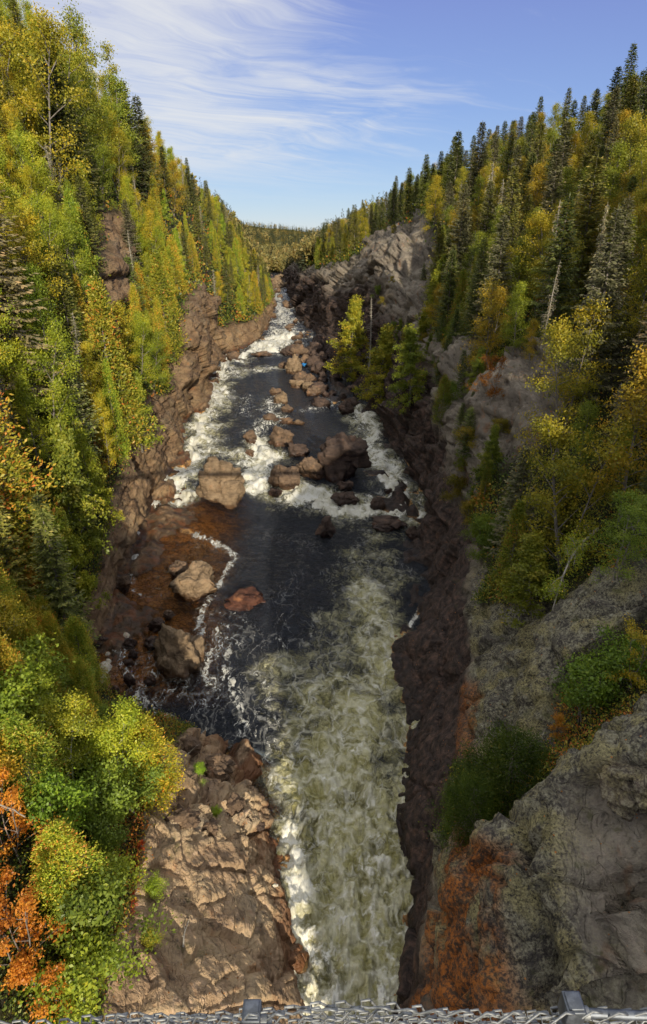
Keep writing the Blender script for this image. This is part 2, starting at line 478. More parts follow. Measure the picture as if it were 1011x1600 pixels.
def build_bank(side):
    rows = behind(side) + knots(BL if side < 0 else BR, None, side)
    Ys = np.array([r[0] for r in rows], float)
    Ka = np.array([r[1] for r in rows])                       # station, knot, xz
    K = Ka.shape[1]
    yy = np.arctan(YF / 12.0); ys = np.arctan(Ys / 12.0)
    G = np.stack([[np.interp(yy, ys, Ka[:, k, c]) for c in (0, 1)] for k in range(K)], 0)   # K,2,nY
    G = smooth1(G, 5, 2)
    # water line follows its own dense survey
    ye = np.array(sorted(WL if side < 0 else WR), float)
    wx = np.array([at((WL if side < 0 else WR)[y], wrow(y), y)[0] for y in sorted(WL if side < 0 else WR)])
    fr = YF >= 10
    wl_new = smooth1(np.interp(YF, ye, wx)[None], 2, 1)[0]
    blend = sstep(8, 12, YF)
    dxe = (wl_new - G[2, 0]) * blend
    for k, f in ((1, .5), (2, 1), (3, .6), (4, .3)):
        G[k, 0] += dxe * f
    X = np.empty((len(YF), len(UN))); Z = np.empty_like(X)
    for i in range(len(YF)):
        X[i] = np.interp(UN, np.arange(K), G[:, 0, i]); Z[i] = np.interp(UN, np.arange(K), G[:, 1, i])
    Xs = smooth1(X, 5, 1); Zs = smooth1(Z, 5, 1)
    P = np.stack([Xs, np.broadcast_to(YF[:, None], Xs.shape), Zs], -1)
    # surface normals of the smooth loft
    du = np.gradient(P, axis=0); dv = np.gradient(P, axis=1)
    N = np.cross(du, dv) * (-side)
    N /= np.linalg.norm(N, axis=2)[..., None] + 1e-9
    if N[len(YF) // 2, 120, 2] < 0:
        N = -N
    flat = P.reshape(-1, 3)
    U = np.broadcast_to(UN[None], Xs.shape).reshape(-1)
    Yv = flat[:, 1]
    hw0 = flat[:, 2] - zw_of(Yv)
    px, py = proj(flat)
    fwd = Yv > 5
    ed = 14 * fbm(flat * np.array([.5, .5, .5]), 3, 4)
    rock = U < 4.0 + (1.1 if side > 0 else np.where(Yv > 30, -.35, .25)) + .7 * fbm(flat * .25, 3, 9)
    if side < 0:
        rock &= ~((Yv < 25.5) & (px < 250 + ed))
    for poly in ROCK_POLYS:
        rock |= in_poly(px + ed, py + ed, poly) & fwd
    for poly in SOIL_POLYS:
        rock &= ~(in_poly(px + ed, py, poly) & fwd)
    veg = 1.0 - rock.astype(float)
    sc = np.clip(Yv / 38.0, .58 if side < 0 else .62, 1.5) * (1 - .75 * veg)
    close = np.abs(Yv) < 60
    lay = [(7.5, 1.05, None, .12), (2.6, .36, None, .10), (.9, .13, Yv < 90), (.3, .085, (Yv < 32) & (Yv > 6) & (U > 1.5) & (U < 8))]
    if side > 0:
        lay = [(8.5, 1.5, None, .3), (3.0, .85, None, .35), (1.05, .30, Yv < 90, .2), (.36, .10, (Yv < 32) & (Yv > 6) & (U > 1.5) & (U < 8))]
    d = rock_disp(flat, lay, 3 if side < 0 else 77, stretch=(1.1, .55, 1.0) if side < 0 else (1, .8, .8))
    if side < 0:      # the near rock breaks into squarer blocks than the polished wall
        nr = np.nonzero((Yv > 4) & (Yv < 30))[0]; f_ = flat[nr]; one = np.ones(len(nr), bool)
        blocky = sstep(13, 19, f_[:, 1]) * .75 + .35
        dn = blocky * rock_disp(f_, [(2.4, 1.5, None, .35, .55, 1.0), (1.0, .62, None, .3, .6, .9), (.42, .22, None, .25, .6, .8)], 40, stretch=(1, 1, 1.1), warp=.12)
        dn += rock_disp(f_, [(.17, .06, None, .2, .6, .8)], 47, stretch=(1, 1, 1), warp=.1)
        dn += joints(f_, (.9, .35, .25), 1.5, .22, .10, 51, .8) + joints(f_, (-.3, 1, .3), 1.9, .26, .10, 52, .9) + joints(f_, (.5, .6, -.6), .7, .07, .05, 53)
        wn_ = sstep(29, 26, f_[:, 1])
        d[nr] = d[nr] * (1 - wn_) + dn * wn_
    if side > 0:
        d += joints(flat, (.25, 1, .2), 3.4, .42, .14, 61, .9) + joints(flat, (-.5, .5, 1), 2.6, .30, .12, 62, .8) + joints(flat, (.2, -.8, .7), 1.1, .10, .07, 63) * (Yv < 60)
    else:
        far_l = Yv >= 26
        d += far_l * (joints(flat, (1, .12, -.7), 1.5, .12, .10, 64, .6) + joints(flat, (.1, 1, .35), 7.5, .28, .2, 65, .8))
    d += .25 * fbm(flat * 1.7, 4, 21) * np.where((side < 0) & (Yv < 27), .5, 1)
    if side > 0:      # the polished lower wall is planar
        d *= 1 - .45 * sstep(4.9, 4.2, U) * sstep(70, 50, Yv)
    d *= sc
    inside = sstep(0, 1.3, U)                      # keep the two halves of the bed joined
    d *= inside * np.where(hw0 < -.2, .55, 1)
    if True:
        pm = np.zeros(len(flat))
        for q in ((0, 1, 2) if side < 0 else (5, 6)):
            pm = np.maximum(pm, in_poly(px + ed * .6, py + ed * .6, ROCK_POLYS[q]) * fwd * np.clip(Yv / 60, .5, 2))
        pm = smooth1(smooth1(pm.reshape(Xs.shape), 2, 0), 2, 1).reshape(-1)
        d = d + 1.5 * pm
        if side > 0:      # the step under the overhang at the frame edge
            st = in_poly(px + ed, py + ed, [(900, 1560), (872, 1330), (890, 1215), (960, 1190), (1100, 1180), (1100, 1640), (960, 1640)]) & fwd
            d = d - .75 * smooth1(smooth1(st.astype(float).reshape(Xs.shape), 1, 0), 1, 1).reshape(-1)
    d = d - .12 * sc * (U > 2)
    flat = flat + N.reshape(-1, 3) * d[:, None]
    # attributes
    hw = flat[:, 2] - zw_of(Yv)
    dark = np.zeros(len(flat)); lich = np.zeros(len(flat)); orange = np.zeros(len(flat))
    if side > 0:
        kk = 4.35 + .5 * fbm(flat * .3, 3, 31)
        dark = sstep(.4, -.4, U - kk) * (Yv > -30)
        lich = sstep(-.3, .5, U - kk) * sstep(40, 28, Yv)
        po = in_poly(px + 2 * ed, py + ed, [(640, 1640), (655, 1560), (690, 1420), (722, 1300), (785, 1330), (775, 1430), (800, 1640)])
        po2 = in_poly(px + ed, py, [(708, 1190), (712, 1080), (735, 1060), (750, 1090), (738, 1190)])
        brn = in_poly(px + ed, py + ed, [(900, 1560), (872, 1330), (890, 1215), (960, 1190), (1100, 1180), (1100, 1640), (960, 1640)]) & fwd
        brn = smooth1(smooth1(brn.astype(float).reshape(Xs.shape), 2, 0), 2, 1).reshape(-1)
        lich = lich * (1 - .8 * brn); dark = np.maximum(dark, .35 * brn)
        orange = (po | (po2)).astype(float) * np.where(po, 1, .75)
    veg = smooth1(smooth1(veg.reshape(Xs.shape), 2, 0), 2, 1).reshape(-1)
    orange = smooth1(smooth1(orange.reshape(Xs.shape), 3, 0), 3, 1).reshape(-1)
    n, m = Xs.shape
    F = grid_faces(n, m, flip=(side > 0))
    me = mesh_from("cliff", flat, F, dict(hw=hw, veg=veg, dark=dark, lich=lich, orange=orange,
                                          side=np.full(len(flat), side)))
    Q = flat.reshape(n, m, 3)
    BANK[side] = dict(P=Q, veg=veg.reshape(n, m), hw=hw.reshape(n, m), Yv=YF, U=UN)
    return me


# ------------------------------------------------------------------ rock material
def rock_material():
    m, t = new_mat("broken_rock")
    geo = t.n('ShaderNodeNewGeometry')
    pos = geo.outputs['Position']
    hw, veg, dark, lich, orange = (t.attr(a) for a in ("hw", "veg", "dark", "lich", "orange"))
    wv = t.noise(pos, .35, 3, .5, 0, 'Color')
    wp = t.vmath('ADD', pos, t.vmath('MULTIPLY', t.vmath('SUBTRACT', wv, (.5, .5, .5)), (1.6, 1.6, 1.6)))
    big = t.noise(wp, .45, 4, .6)
    med = t.noise(wp, 2.2, 5, .68)
    fine = t.noise(pos, 14, 3, .7)
    base = t.ramp(big, [(.30, (.24, .155, .095)), (.44, (.42, .285, .17)), (.56, (.50, .36, .215)), (.70, (.42, .33, .225))])
    base = t.mix(t.sm(med, .52, .72), base, (.60, .42, .28))
    base = t.mix(t.math('MULTIPLY', t.sm(med, .47, .30), .75), base, (.085, .062, .05))
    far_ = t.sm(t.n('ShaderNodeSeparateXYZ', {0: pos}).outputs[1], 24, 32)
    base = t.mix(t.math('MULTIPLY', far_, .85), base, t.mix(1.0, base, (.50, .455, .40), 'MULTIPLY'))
    rt = t.math('GREATER_THAN', t.attr("side"), 0.0)
    gr = t.n('ShaderNodeHueSaturation', {'Saturation': .34, 'Value': .88, 'Color': base}).outputs[0]
    gr = t.mix(1.0, gr, (1.0, .98, .88), 'MULTIPLY')
    base = t.mix(t.math('MULTIPLY', rt, .9), base, gr)
    # vertical stains
    sv = t.vmath('MULTIPLY', wp, (1.5, 1.5, .18))
    stn = t.noise(sv, 1.1, 5, .6)
    base = t.mix(t.math('MULTIPLY', t.sm(stn, .55, .7), .5), base, (.10, .078, .066))
    rust = t.noise(sv, .8, 4, .6, 1.0)
    base = t.mix(t.math('MULTIPLY', t.sm(rust, .58, .72), .5), base, (.34, .15, .06))
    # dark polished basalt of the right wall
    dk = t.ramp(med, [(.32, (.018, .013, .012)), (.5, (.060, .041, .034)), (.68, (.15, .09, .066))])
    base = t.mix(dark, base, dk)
    # grey rock with crusty lichen
    lv = t.vor(t.vmath('ADD', pos, t.vmath('MULTIPLY', wv, (.3, .3, .3))), 9)
    lv2 = t.math('ADD', t.math('MULTIPLY', t.noise(pos, 10.0, 3, .75), .62), t.math('MULTIPLY', t.noise(pos, 2.6, 4, .7), .38))
    lcol = t.ramp(lv2, [(.38, (.03, .026, .023)), (.47, (.095, .083, .068)), (.53, (.22, .20, .135)), (.64, (.34, .32, .235))], 'LINEAR')
    patch = t.noise(pos, .8, 4, .6)
    lcol = t.mix(t.sm(patch, .47, .60), lcol, t.ramp(t.math('ADD', t.math('MULTIPLY', fine, .5), t.math('MULTIPLY', lv2, .5)), [(.43, (.05, .043, .037)), (.475, (.19, .165, .085)), (.58, (.36, .315, .155))]))
    lcol = t.mix(t.math('MULTIPLY', t.sm(patch, .44, .36), .6), lcol, (.05, .042, .04))
    base = t.mix(lich, base, lcol)
    oc = t.mix(t.sm(lv2, .42, .60), (.07, .045, .032), (.44, .15, .03))
    base = t.mix(t.math('MULTIPLY', orange, t.math('MULTIPLY', t.sm(big, .34, .5), t.sm(patch, .70, .54))), base, oc)
    # leaf litter, moss on flat ledges
    nz = t.n('ShaderNodeSeparateXYZ', {0: geo.outputs['Normal']}).outputs[2]
    moss = t.math('MULTIPLY', t.math('MULTIPLY', t.sm(nz, .55, .9), t.sm(t.noise(pos, 1.5, 5, .6), .55, .68)), t.sm(hw, 2.5, 5))
    base = t.mix(t.math('MULTIPLY', moss, .7), base, (.075, .075, .022))
    ll = t.vor(pos, 3.2)
    base = t.mix(t.math('MULTIPLY', t.math('LESS_THAN', ll, .085), t.sm(nz, .2, .6)), base, (.40, .17, .05))
    soil = t.ramp(t.noise(pos, 3.5, 4, .7), [(.3, (.012, .011, .006)), (.5, (.035, .032, .014)), (.62, (.06, .06, .02)), (.75, (.10, .055, .025))])
    base = t.mix(veg, base, soil)
    # wet band and bed
    wn = t.math('MULTIPLY_ADD', t.math('SUBTRACT', med, .5), 1.1, hw)
    wet = t.sm(wn, .75, .15)
    base = t.mix(t.math('MULTIPLY', wet, .72), base, t.mix(.5, (.03, .016, .011), base, 'MULTIPLY'))
    amber = t.math('MULTIPLY', t.sm(wn, .8, .25), t.math('MULTIPLY', t.sm(t.noise(pos, 1.1, 5, .6), .47, .6), t.math('SUBTRACT', 1.0, dark)))
    amber2 = t.math('MULTIPLY', t.math('MULTIPLY', t.sm(wn, 1.75, .9), t.sm(big, .40, .52)), t.math('MULTIPLY', t.math('SUBTRACT', 1.0, far_), t.math('SUBTRACT', 1.0, rt)))
    base = t.mix(t.math('MULTIPLY', t.math('MAXIMUM', amber, amber2), .75), base, (.18, .065, .022))
    bedc = t.ramp(t.noise(pos, 1.2, 5, .72), [(.33, (.07, .04, .02)), (.45, (.33, .175, .065)), (.55, (.72, .40, .13)), (.7, (.45, .30, .18))])
    bedc = t.mix(t.math('MULTIPLY', t.sm(t.vor(wp, 2.3, 'DISTANCE_TO_EDGE'), .08, .01), .7), bedc, (.03, .016, .008))
    base = t.mix(t.sm(hw, .02, -.12), base, bedc)
    rough = t.math('MULTIPLY_ADD', wet, -.5, .88)
    # bump: fissures, grain
    nf = t.noise(t.vmath('MULTIPLY', wp, (1.5, .6, 1.5)), .9, 3, .5, .4)
    fis = t.sm(t.math('ABSOLUTE', t.math('SUBTRACT', nf, .5)), 0, .022)
    hgt = t.math('MULTIPLY', fis, .05)
    hgt = t.math('ADD', hgt, t.math('ADD', t.math('MULTIPLY', med, .17), t.math('MULTIPLY', fine, .05)))
    bmp = t.n('ShaderNodeBump', {'Strength': .9, 'Distance': 1.0, 'Height': hgt})
    p = t.n('ShaderNodeBsdfPrincipled', {'Base Color': base, 'Roughness': rough, 'Normal': bmp.outputs[0], 'Specular IOR Level': .35})
    t.out(p.outputs[0])
    return m


M_ROCK = rock_material()
for side, nm in ((-1, "cliff_left"), (1, "cliff_right")):
    o = link(nm, build_bank(side), M_ROCK)
    o["kind"] = "structure"
    o["label"] = "brown rock wall and wooded slope on the %s bank of the river" % ("left" if side < 0 else "right")


def decimated(side, sy=2, su=2):
    Q = BANK[side]['P'][::sy, ::su]
    return Q.reshape(-1, 3), grid_faces(Q.shape[0], Q.shape[1])


BV = {}
for s in (-1, 1):
    V_, F_ = decimated(s)
    BV[s] = BVHTree.FromPolygons([tuple(v) for v in V_], [tuple(f) for f in F_])


def ray(px, py):
    u, v = (px - 505.5) / FPX, (800 - py) / FPX
    d = Vector((u, CP + v * SP, v * CP - SP)).normalized()
    best = None
    for s in (-1, 1):
        h = BV[s].ray_cast(Vector((0, 0, H)) + d * 4, d)
        if h[0] is not None and (best is None or h[3] < best[1]):
            best = (h[0], h[3])
    return best[0] if best else None


def ground_z(x, y):
    z = None
    for s in (-1, 1):
        h = BV[s].ray_cast(Vector((x, y, 300)), Vector((0, 0, -1)))
        if h[0] is not None:
            z = h[0].z if z is None else max(z, h[0].z)
    return z if z is not None else 0.0


# ------------------------------------------------------------------ river
def poly_dist(P, pts):
    d = np.full(len(P), 1e9)
    for a, b in zip(pts[:-1], pts[1:]):
        a = np.array(a[:2]); b = np.array(b[:2]); ab = b - a
        t = np.clip(((P - a) @ ab) / (ab @ ab + 1e-9), 0, 1)
        q = a + t[:, None] * ab
        d = np.minimum(d, np.sqrt(((P - q) ** 2).sum(1)))
    return d


def wpt(px, py):
    z = 0
    for _ in range(4):
        p = on_plane(px, py, z); z = float(zw_of(p[1]))
    return p


# strokes in the survey: polyline, half width (m), foam amount, aeration amount
STROKES = [
    ([(545, 1640), (545, 1500), (548, 1400)], 2.6, .74, 1.0), ([(548, 1400), (540, 1300), (535, 1230), (540, 1160)], 3.6, .60, 1.0),
    ([(500, 1600), (480, 1480), (462, 1390), (445, 1300)], .9, 1.0, .8), ([(520, 1600), (505, 1540)], 1.1, 1.1, .8),
    ([(632, 1400), (628, 1300), (640, 1200)], .6, .55, .8),
    ([(540, 1160), (575, 1080), (600, 1020), (590, 960), (570, 920)], 1.6, .56, .85), ([(640, 1160), (645, 1090), (610, 1020), (585, 960)], .8, .62, .8),
    ([(600, 910), (565, 880), (590, 835)], 2.4, .34, .34), ([(455, 1090), (510, 1010), (560, 930)], 2.8, .38, .36), ([(470, 1140), (480, 1060)], 2.0, .40, .45),
    ([(440, 1240), (455, 1150), (480, 1090), (530, 1060)], 1.1, .55, .6),
    ([(430, 1230), (422, 1150), (415, 1090), (408, 1050)], .7, .60, 0), ([(405, 1190), (395, 1120), (380, 1060)], .9, .44, 0),
    ([(640, 980), (665, 940)], .25, .8, 0), ([(560, 880), (600, 870), (640, 900)], 1.2, .36, 0), ([(585, 900), (555, 860), (585, 830)], .8, .40, 0),
    ([(440, 1000), (470, 1010), (490, 960)], 1.1, .40, 0), ([(425, 990), (450, 1040)], .7, .44, 0),
    # upper left rapid
    ([(335, 585), (330, 640), (310, 690), (285, 730), (262, 768)], 2.6, .70, .8), ([(300, 700), (350, 708), (400, 715), (430, 712)], 2.2, .66, .8),
    ([(252, 772), (275, 778), (300, 772)], 1.2, .95, .7), ([(395, 760), (405, 740), (420, 716), (400, 690)], 1.8, .82, .7),
    ([(255, 776), (300, 700), (322, 650)], 1.2, .86, .7),
    # right rapid
    ([(562, 640), (582, 690), (600, 735), (640, 795)], 2.2, .72, .8), ([(452, 770), (500, 775), (540, 795), (590, 790), (640, 800)], 2.2, .80, .8),
    ([(500, 790), (522, 805)], 1.0, .95, .7), ([(590, 740), (615, 775), (645, 800)], .9, .95, .6), ([(560, 640), (530, 625), (490, 640)], 2.0, .45, .1),
    # upstream
    ([(345, 590), (345, 570), (370, 555), (420, 545), (440, 540)], 3.0, .80, .6), ([(350, 585), (390, 580), (440, 575)], 2.2, .62, .6),
    ([(405, 548), (430, 535), (450, 525)], 5.0, .95, .4), ([(440, 545), (445, 510), (440, 490), (436, 475)], 5.0, .62, .2),
    ([(420, 620), (430, 650), (400, 680)], 1.8, .55, .3), ([(380, 620), (385, 650)], 1.5, .40, 0),
    ([(432, 470), (433, 460), (431, 450)], 4, .6, .2),
    ([(420, 1080), (440, 1020), (430, 960), (460, 900)], 1.6, .30, 0), ([(500, 1050), (540, 980), (520, 900), (560, 840)], 1.6, .30, 0), ([(350, 960), (400, 1000), (440, 1060)], 1.4, .34, 0),
    ([(400, 830), (450, 850), (500, 860)], 1.5, .22, 0), ([(240, 1020), (290, 1070), (340, 1120)], 1.6, .42, 0),
    # pool: foam rafts along the left shore and in lines
    ([(240, 785), (232, 800), (222, 835), (208, 880), (200, 905)], .55, .74, 0), ([(180, 920), (176, 960), (172, 1000)], .45, .55, 0),
    ([(285, 830), (330, 845), (355, 860), (368, 872), (352, 895), (342, 915)], .42, .58, 0), ([(335, 925), (318, 955), (312, 990)], .5, .66, 0),
    ([(345, 985), (330, 1030), (322, 1075)], .9, .60, 0), ([(370, 1000), (355, 1060), (370, 1110), (378, 1150)], .8, .58, 0),
    ([(205, 920), (230, 935), (250, 930)], .3, .5, 0), ([(180, 1000), (210, 1060), (240, 1110), (275, 1150)], 1.0, .56, 0), ([(255, 1120), (285, 1145)], .7, .9, 0),
    ([(300, 1100), (320, 1150), (350, 1160)], .7, .46, 0), ([(260, 1075), (300, 1090), (335, 1090)], .6, .46, 0),
]


def build_water():
    Yw = np.concatenate([np.linspace(-90, 7.8, 60), np.exp(np.arange(math.log(8), math.log(425), .0042))])
    m = 250
    ye = np.array(sorted(WL), float); xl = np.array([at(WL[y], wrow(y), y)[0] for y in sorted(WL)])
    yr = np.array(sorted(WR), float); xr = np.array([at(WR[y], wrow(y), y)[0] for y in sorted(WR)])
    ye = np.concatenate([[-90, -20, 0], ye]); xl = np.concatenate([[-4, -1.5, -1.2], xl])
    yr = np.concatenate([[-90, -20, 0], yr]); xr = np.concatenate([[12, 9, 2.2], xr])
    L = np.interp(Yw, ye, xl) - np.clip(Yw * .03, .5, 2.5); Rr = np.interp(Yw, yr, xr) + np.clip(Yw * .03, .5, 2.5)
    n = len(Yw)
    tt = np.linspace(0, 1, m)
    X = L[:, None] + (Rr - L)[:, None] * tt
    Y = np.broadcast_to(Yw[:, None], X.shape)
    P2 = np.stack([X.reshape(-1), Y.reshape(-1)], 1)
    foam = np.zeros(len(P2)); aer = np.zeros(len(P2))
    wob = np.stack([fbm(np.c_[P2 * .35, np.zeros(len(P2))], 3, 61), fbm(np.c_[P2 * .35, np.zeros(len(P2))], 3, 62)], 1)
    for pts, hw_, fo, ae in STROKES:
        wp = [wpt(*p) for p in pts]
        if wp[0][1] > 50:
            ae = ae * .6; fo = min(1.1, fo * 1.2); hw_ = hw_ * 1.2
        lo = np.min([p[:2] for p in wp], 0) - 4 * hw_ - 1; hi = np.max([p[:2] for p in wp], 0) + 4 * hw_ + 1
        ix = np.nonzero(((P2 > lo) & (P2 < hi)).all(1))[0]
        if not len(ix):
            continue
        d = poly_dist(P2[ix] + wob[ix] * hw_ * .9, wp)
        g = np.exp(-(d / hw_) ** 2 * 1.1)
        foam[ix] = np.maximum(foam[ix], fo * g)
        aer[ix] = np.maximum(aer[ix], ae * np.exp(-(d / (hw_ * 1.15)) ** 2.5))
    # the chute below the bridge is all white water
    ch = sstep(13, 5, P2[:, 1])
    foam = np.maximum(foam, ch * .75); aer = np.maximum(aer, ch)
    zw = zw_of(P2[:, 1])
    p3 = np.c_[P2[:, 0], P2[:, 1], np.zeros(len(P2))]
    far = np.clip(P2[:, 1] / 45, .45, 2.2)
    hgt = np.clip(P2[:, 1] / 45, .62, 2.0)
    rgh = np.clip(np.maximum(foam, aer), 0, 1)
    # wave size grows with distance up to the big rapids; integrate 1/size so that the noise stays even
    ys = np.where(P2[:, 1] < 20.25, P2[:, 1] / .45, 45 + 45 * np.log(np.maximum(P2[:, 1], 20.25) / 20.25))
    ys = np.where(P2[:, 1] > 99, 45 + 45 * math.log(99 / 20.25) + (P2[:, 1] - 99) / 2.2, ys)
    pf = np.c_[P2[:, 0] / far, ys, 0 * ys]
    big = fbm(pf * np.array([1.1, .75, 1]), 4, 5)
    bill = 1 - np.abs(fbm(pf * np.array([2.0, 1.5, 1]), 3, 15)) * 2.4
    z = zw + rgh * hgt * (.70 * big + .10 * bill) + .035 * fbm(p3 * np.array([1.6, 2.2, 1]), 3, 8)
    # pillows where the water meets rocks and along the chute walls
    z += sstep(30, 15, P2[:, 1]) * .10 * np.sin(P2[:, 1] * 1.7 + 2 * wob[:, 0] * 6) * rgh
    crest = sstep(.02, .30, big) * rgh
    foam = np.where(aer > .05, np.clip(foam + crest * .16 * aer, 0, 1.15), foam)
    shal = np.zeros(len(P2))
    dl = (X - L[:, None]).reshape(-1)
    pool = sstep(27, 30, P2[:, 1]) * sstep(60, 55, P2[:, 1])
    shal = pool * sstep(13.5, 6.0, dl + 3 * wob[:, 1])
    shal *= sstep(.5, .36, np.broadcast_to(tt[None], X.shape).reshape(-1))
    shal = np.maximum(shal, sstep(2.2, .9, dl) * .8 * (P2[:, 1] > 8))
    V = np.c_[P2, z]
    flow = np.c_[P2[:, 0], P2[:, 1], zw]
    me = mesh_from("river", V, grid_faces(n, m, True), dict(foam=foam, aer=aer, shal=shal, flow=flow, crest=np.clip(.5 + 1.3 * big, 0, 1)))
    return me


def water_material():
    m, t = new_mat("tea_coloured_river_water")
    foam, aer, shal = (t.attr(a) for a in ("foam", "aer", "shal"))
    flow = t.attr("flow", 'Vector')
    geo = t.n('ShaderNodeNewGeometry').outputs['Position']
    wv = t.noise(flow, .55, 4, .55, 0, 'Color')
    wv2 = t.noise(flow, 2.2, 3, .5, 0, 'Color')
    fw = t.vmath('ADD', flow, t.vmath('MULTIPLY', t.vmath('SUBTRACT', wv, (.5, .5, .5)), (1.7, 1.7, 0)))
    fw = t.vmath('ADD', fw, t.vmath('MULTIPLY', t.vmath('SUBTRACT', wv2, (.5, .5, .5)), (.32, .32, 0)))
    fs = t.vmath('MULTIPLY', fw, (1, .62, 1))

    v1 = t.vor(fs, .85, 'DISTANCE_TO_EDGE'); v2 = t.vor(fs, 2.1, 'DISTANCE_TO_EDGE'); v3 = t.vor(fs, 5.2, 'DISTANCE_TO_EDGE')
    blot = t.noise(fw, 1.1, 6, .70)
    fine = t.noise(flow, 8.0, 4, .7)
    wd = t.math('MULTIPLY', t.math('MULTIPLY_ADD', foam, .13, .02), t.math('MULTIPLY_ADD', aer, .35, .65))
    l1 = t.math('SUBTRACT', 1.0, t.math('DIVIDE', v1, wd), clamp=True)
    l2 = t.math('SUBTRACT', 1.0, t.math('DIVIDE', v2, t.math('MULTIPLY', wd, 1.1)), clamp=True)
    l3 = t.math('SUBTRACT', 1.0, t.math('DIVIDE', v3, t.math('MULTIPLY', wd, 1.3)), clamp=True)
    brk = t.sm(t.noise(fw, 2.6, 4, .6), .40, .60)
    brk2 = t.sm(t.noise(flow, .9, 4, .6), .36, .62)
    lace = t.math('MAXIMUM', t.math('MAXIMUM', l1, t.math('MULTIPLY', l2, t.math('MULTIPLY_ADD', brk2, .8, .1))), t.math('MULTIPLY', l3, t.math('MULTIPLY', brk, .6)))
    vp = t.vor(t.vmath('MULTIPLY', fw, (1.9, .55, 1)), 1.0, 'DISTANCE_TO_EDGE')
    lp = t.math('SUBTRACT', 1.0, t.math('DIVIDE', vp, t.math('MULTIPLY', wd, 1.2)), clamp=True)
    lace = t.mix(t.sm(aer, .1, .5), lp, lace)
    fil = t.math('MULTIPLY', lace, t.math('MULTIPLY_ADD', brk, .7, .3))
    fil = t.math('MULTIPLY', fil, t.math('MULTIPLY_ADD', fine, .9, .5), clamp=True)
    raft = t.noise(t.vmath('MULTIPLY', fw, (2.2, .9, 1)), 1.25, 6, .74)
    sb = t.mix(aer, raft, blot)
    solid = t.math('ADD', foam, t.math('MULTIPLY', t.math('SUBTRACT', sb, .5), t.math('MULTIPLY_ADD', aer, -.5, 2.5)))
    solid = t.math('ADD', solid, t.math('MULTIPLY', t.math('SUBTRACT', fine, .5), .7))
    solid = t.sm(solid, t.math('MULTIPLY_ADD', aer, .16, .60), t.math('MULTIPLY_ADD', aer, .36, .72))
    al = t.math('MAXIMUM', t.math('MULTIPLY', fil, t.math('MULTIPLY', t.sm(foam, .08, .45), t.math('MULTIPLY_ADD', aer, .6, .40))), t.math('MULTIPLY', solid, t.sm(foam, .10, .30)))
    # aerated water: cream and olive boils, streaked along the flow
    boil = t.noise(fw, .42, 5, .62, .5)
    strk = t.noise(t.vmath('MULTIPLY', fw, (2.6, 1.1, 1)), 1.6, 5, .68, .7)
    bc = t.math('ADD', t.math('MULTIPLY', boil, .60), t.math('MULTIPLY', strk, .30))
    bc = t.math('MULTIPLY_ADD', t.attr('crest'), .09, t.math('ADD', bc, .01))  # wave shading put into the colour: hollows darker, crests lighter
    olive = t.ramp(bc, [(.36, (.09, .08, .022)), (.44, (.29, .26, .080)), (.52, (.47, .43, .175)), (.62, (.70, .65, .35))])
    halo = t.math('MAXIMUM', t.math('SUBTRACT', 1.0, t.math('DIVIDE', v1, .30), clamp=True), t.math('MULTIPLY', t.math('SUBTRACT', 1.0, t.math('DIVIDE', v2, .26), clamp=True), .7))
    halo = t.math('MULTIPLY', t.math('POWER', halo, 1.6), t.math('MULTIPLY_ADD', brk2, .75, .15))
    olive = t.mix(t.math('MULTIPLY', halo, .62), olive, (.90, .87, .66))
    fade = t.math('MULTIPLY_ADD', t.math('SUBTRACT', strk, .5), 1.3, t.math('MULTIPLY', t.math('SUBTRACT', boil, .5), 1.1))
    oa = t.sm(t.math('ADD', fade, aer), .10, .95)
    oa = t.math('MULTIPLY', oa, t.sm(aer, .02, .2))
    deepc = t.mix(oa, (.030, .034, .044), olive)  # bluish deep colour carries a painted sky sheen
    # bump
    rip = t.noise(t.vmath('MULTIPLY', fw, (1.0, 1.5, 1)), 2.3, 5, .6, .6)
    rip2 = t.noise(flow, 9, 4, .6)
    hb = t.math('ADD', t.math('MULTIPLY', rip, .85), t.math('MULTIPLY', rip2, .12))
    bw = t.n('ShaderNodeBump', {'Strength': .8, 'Distance': 1.0, 'Height': hb})
    deep = t.n('ShaderNodeBsdfPrincipled', {'Base Color': deepc, 'Roughness': t.math('MULTIPLY_ADD', aer, .25, .07), 'IOR': 1.33,
                                            'Normal': bw.outputs[0]})
    fr = t.n('ShaderNodeFresnel', {'IOR': 1.33, 'Normal': bw.outputs[0]})
    tr = t.n('ShaderNodeBsdfTransparent', {'Color': (.93, .76, .50, 1)})
    gl = t.n('ShaderNodeBsdfGlossy', {'Color': (1, 1, 1, 1), 'Roughness': .06, 'Normal': bw.outputs[0]})
    clear = t.n('ShaderNodeMixShader', {0: fr.outputs[0], 1: tr.outputs[0], 2: gl.outputs[0]})
    sh = t.math('MULTIPLY', shal, .93)
    sh = t.math('MULTIPLY', sh, t.math('SUBTRACT', 1.0, t.math('MULTIPLY', aer, .8)))
    wat = t.n('ShaderNodeMixShader', {0: sh, 1: deep.outputs[0], 2: clear.outputs[0]})
    hf = t.math('ADD', t.math('MULTIPLY', blot, .22), t.math('MULTIPLY', t.noise(flow, 12, 4, .7), .06))
    bf = t.n('ShaderNodeBump', {'Strength': t.math('MULTIPLY_ADD', aer, .45, .2), 'Distance': 1.0, 'Height': hf})
    fcol = t.mix(t.sm(blot, .38, .62), t.mix(aer, (.50, .48, .42), (.70, .66, .46)), t.mix(aer, (.72, .71, .66), (.93, .91, .82)))
    fo = t.n('ShaderNodeBsdfPrincipled', {'Base Color': fcol, 'Roughness': .75, 'Normal': bf.outputs[0]})
    fin = t.n('ShaderNodeMixShader', {0: t.math('MULTIPLY', al, .95), 1: wat.outputs[0], 2: fo.outputs[0]})
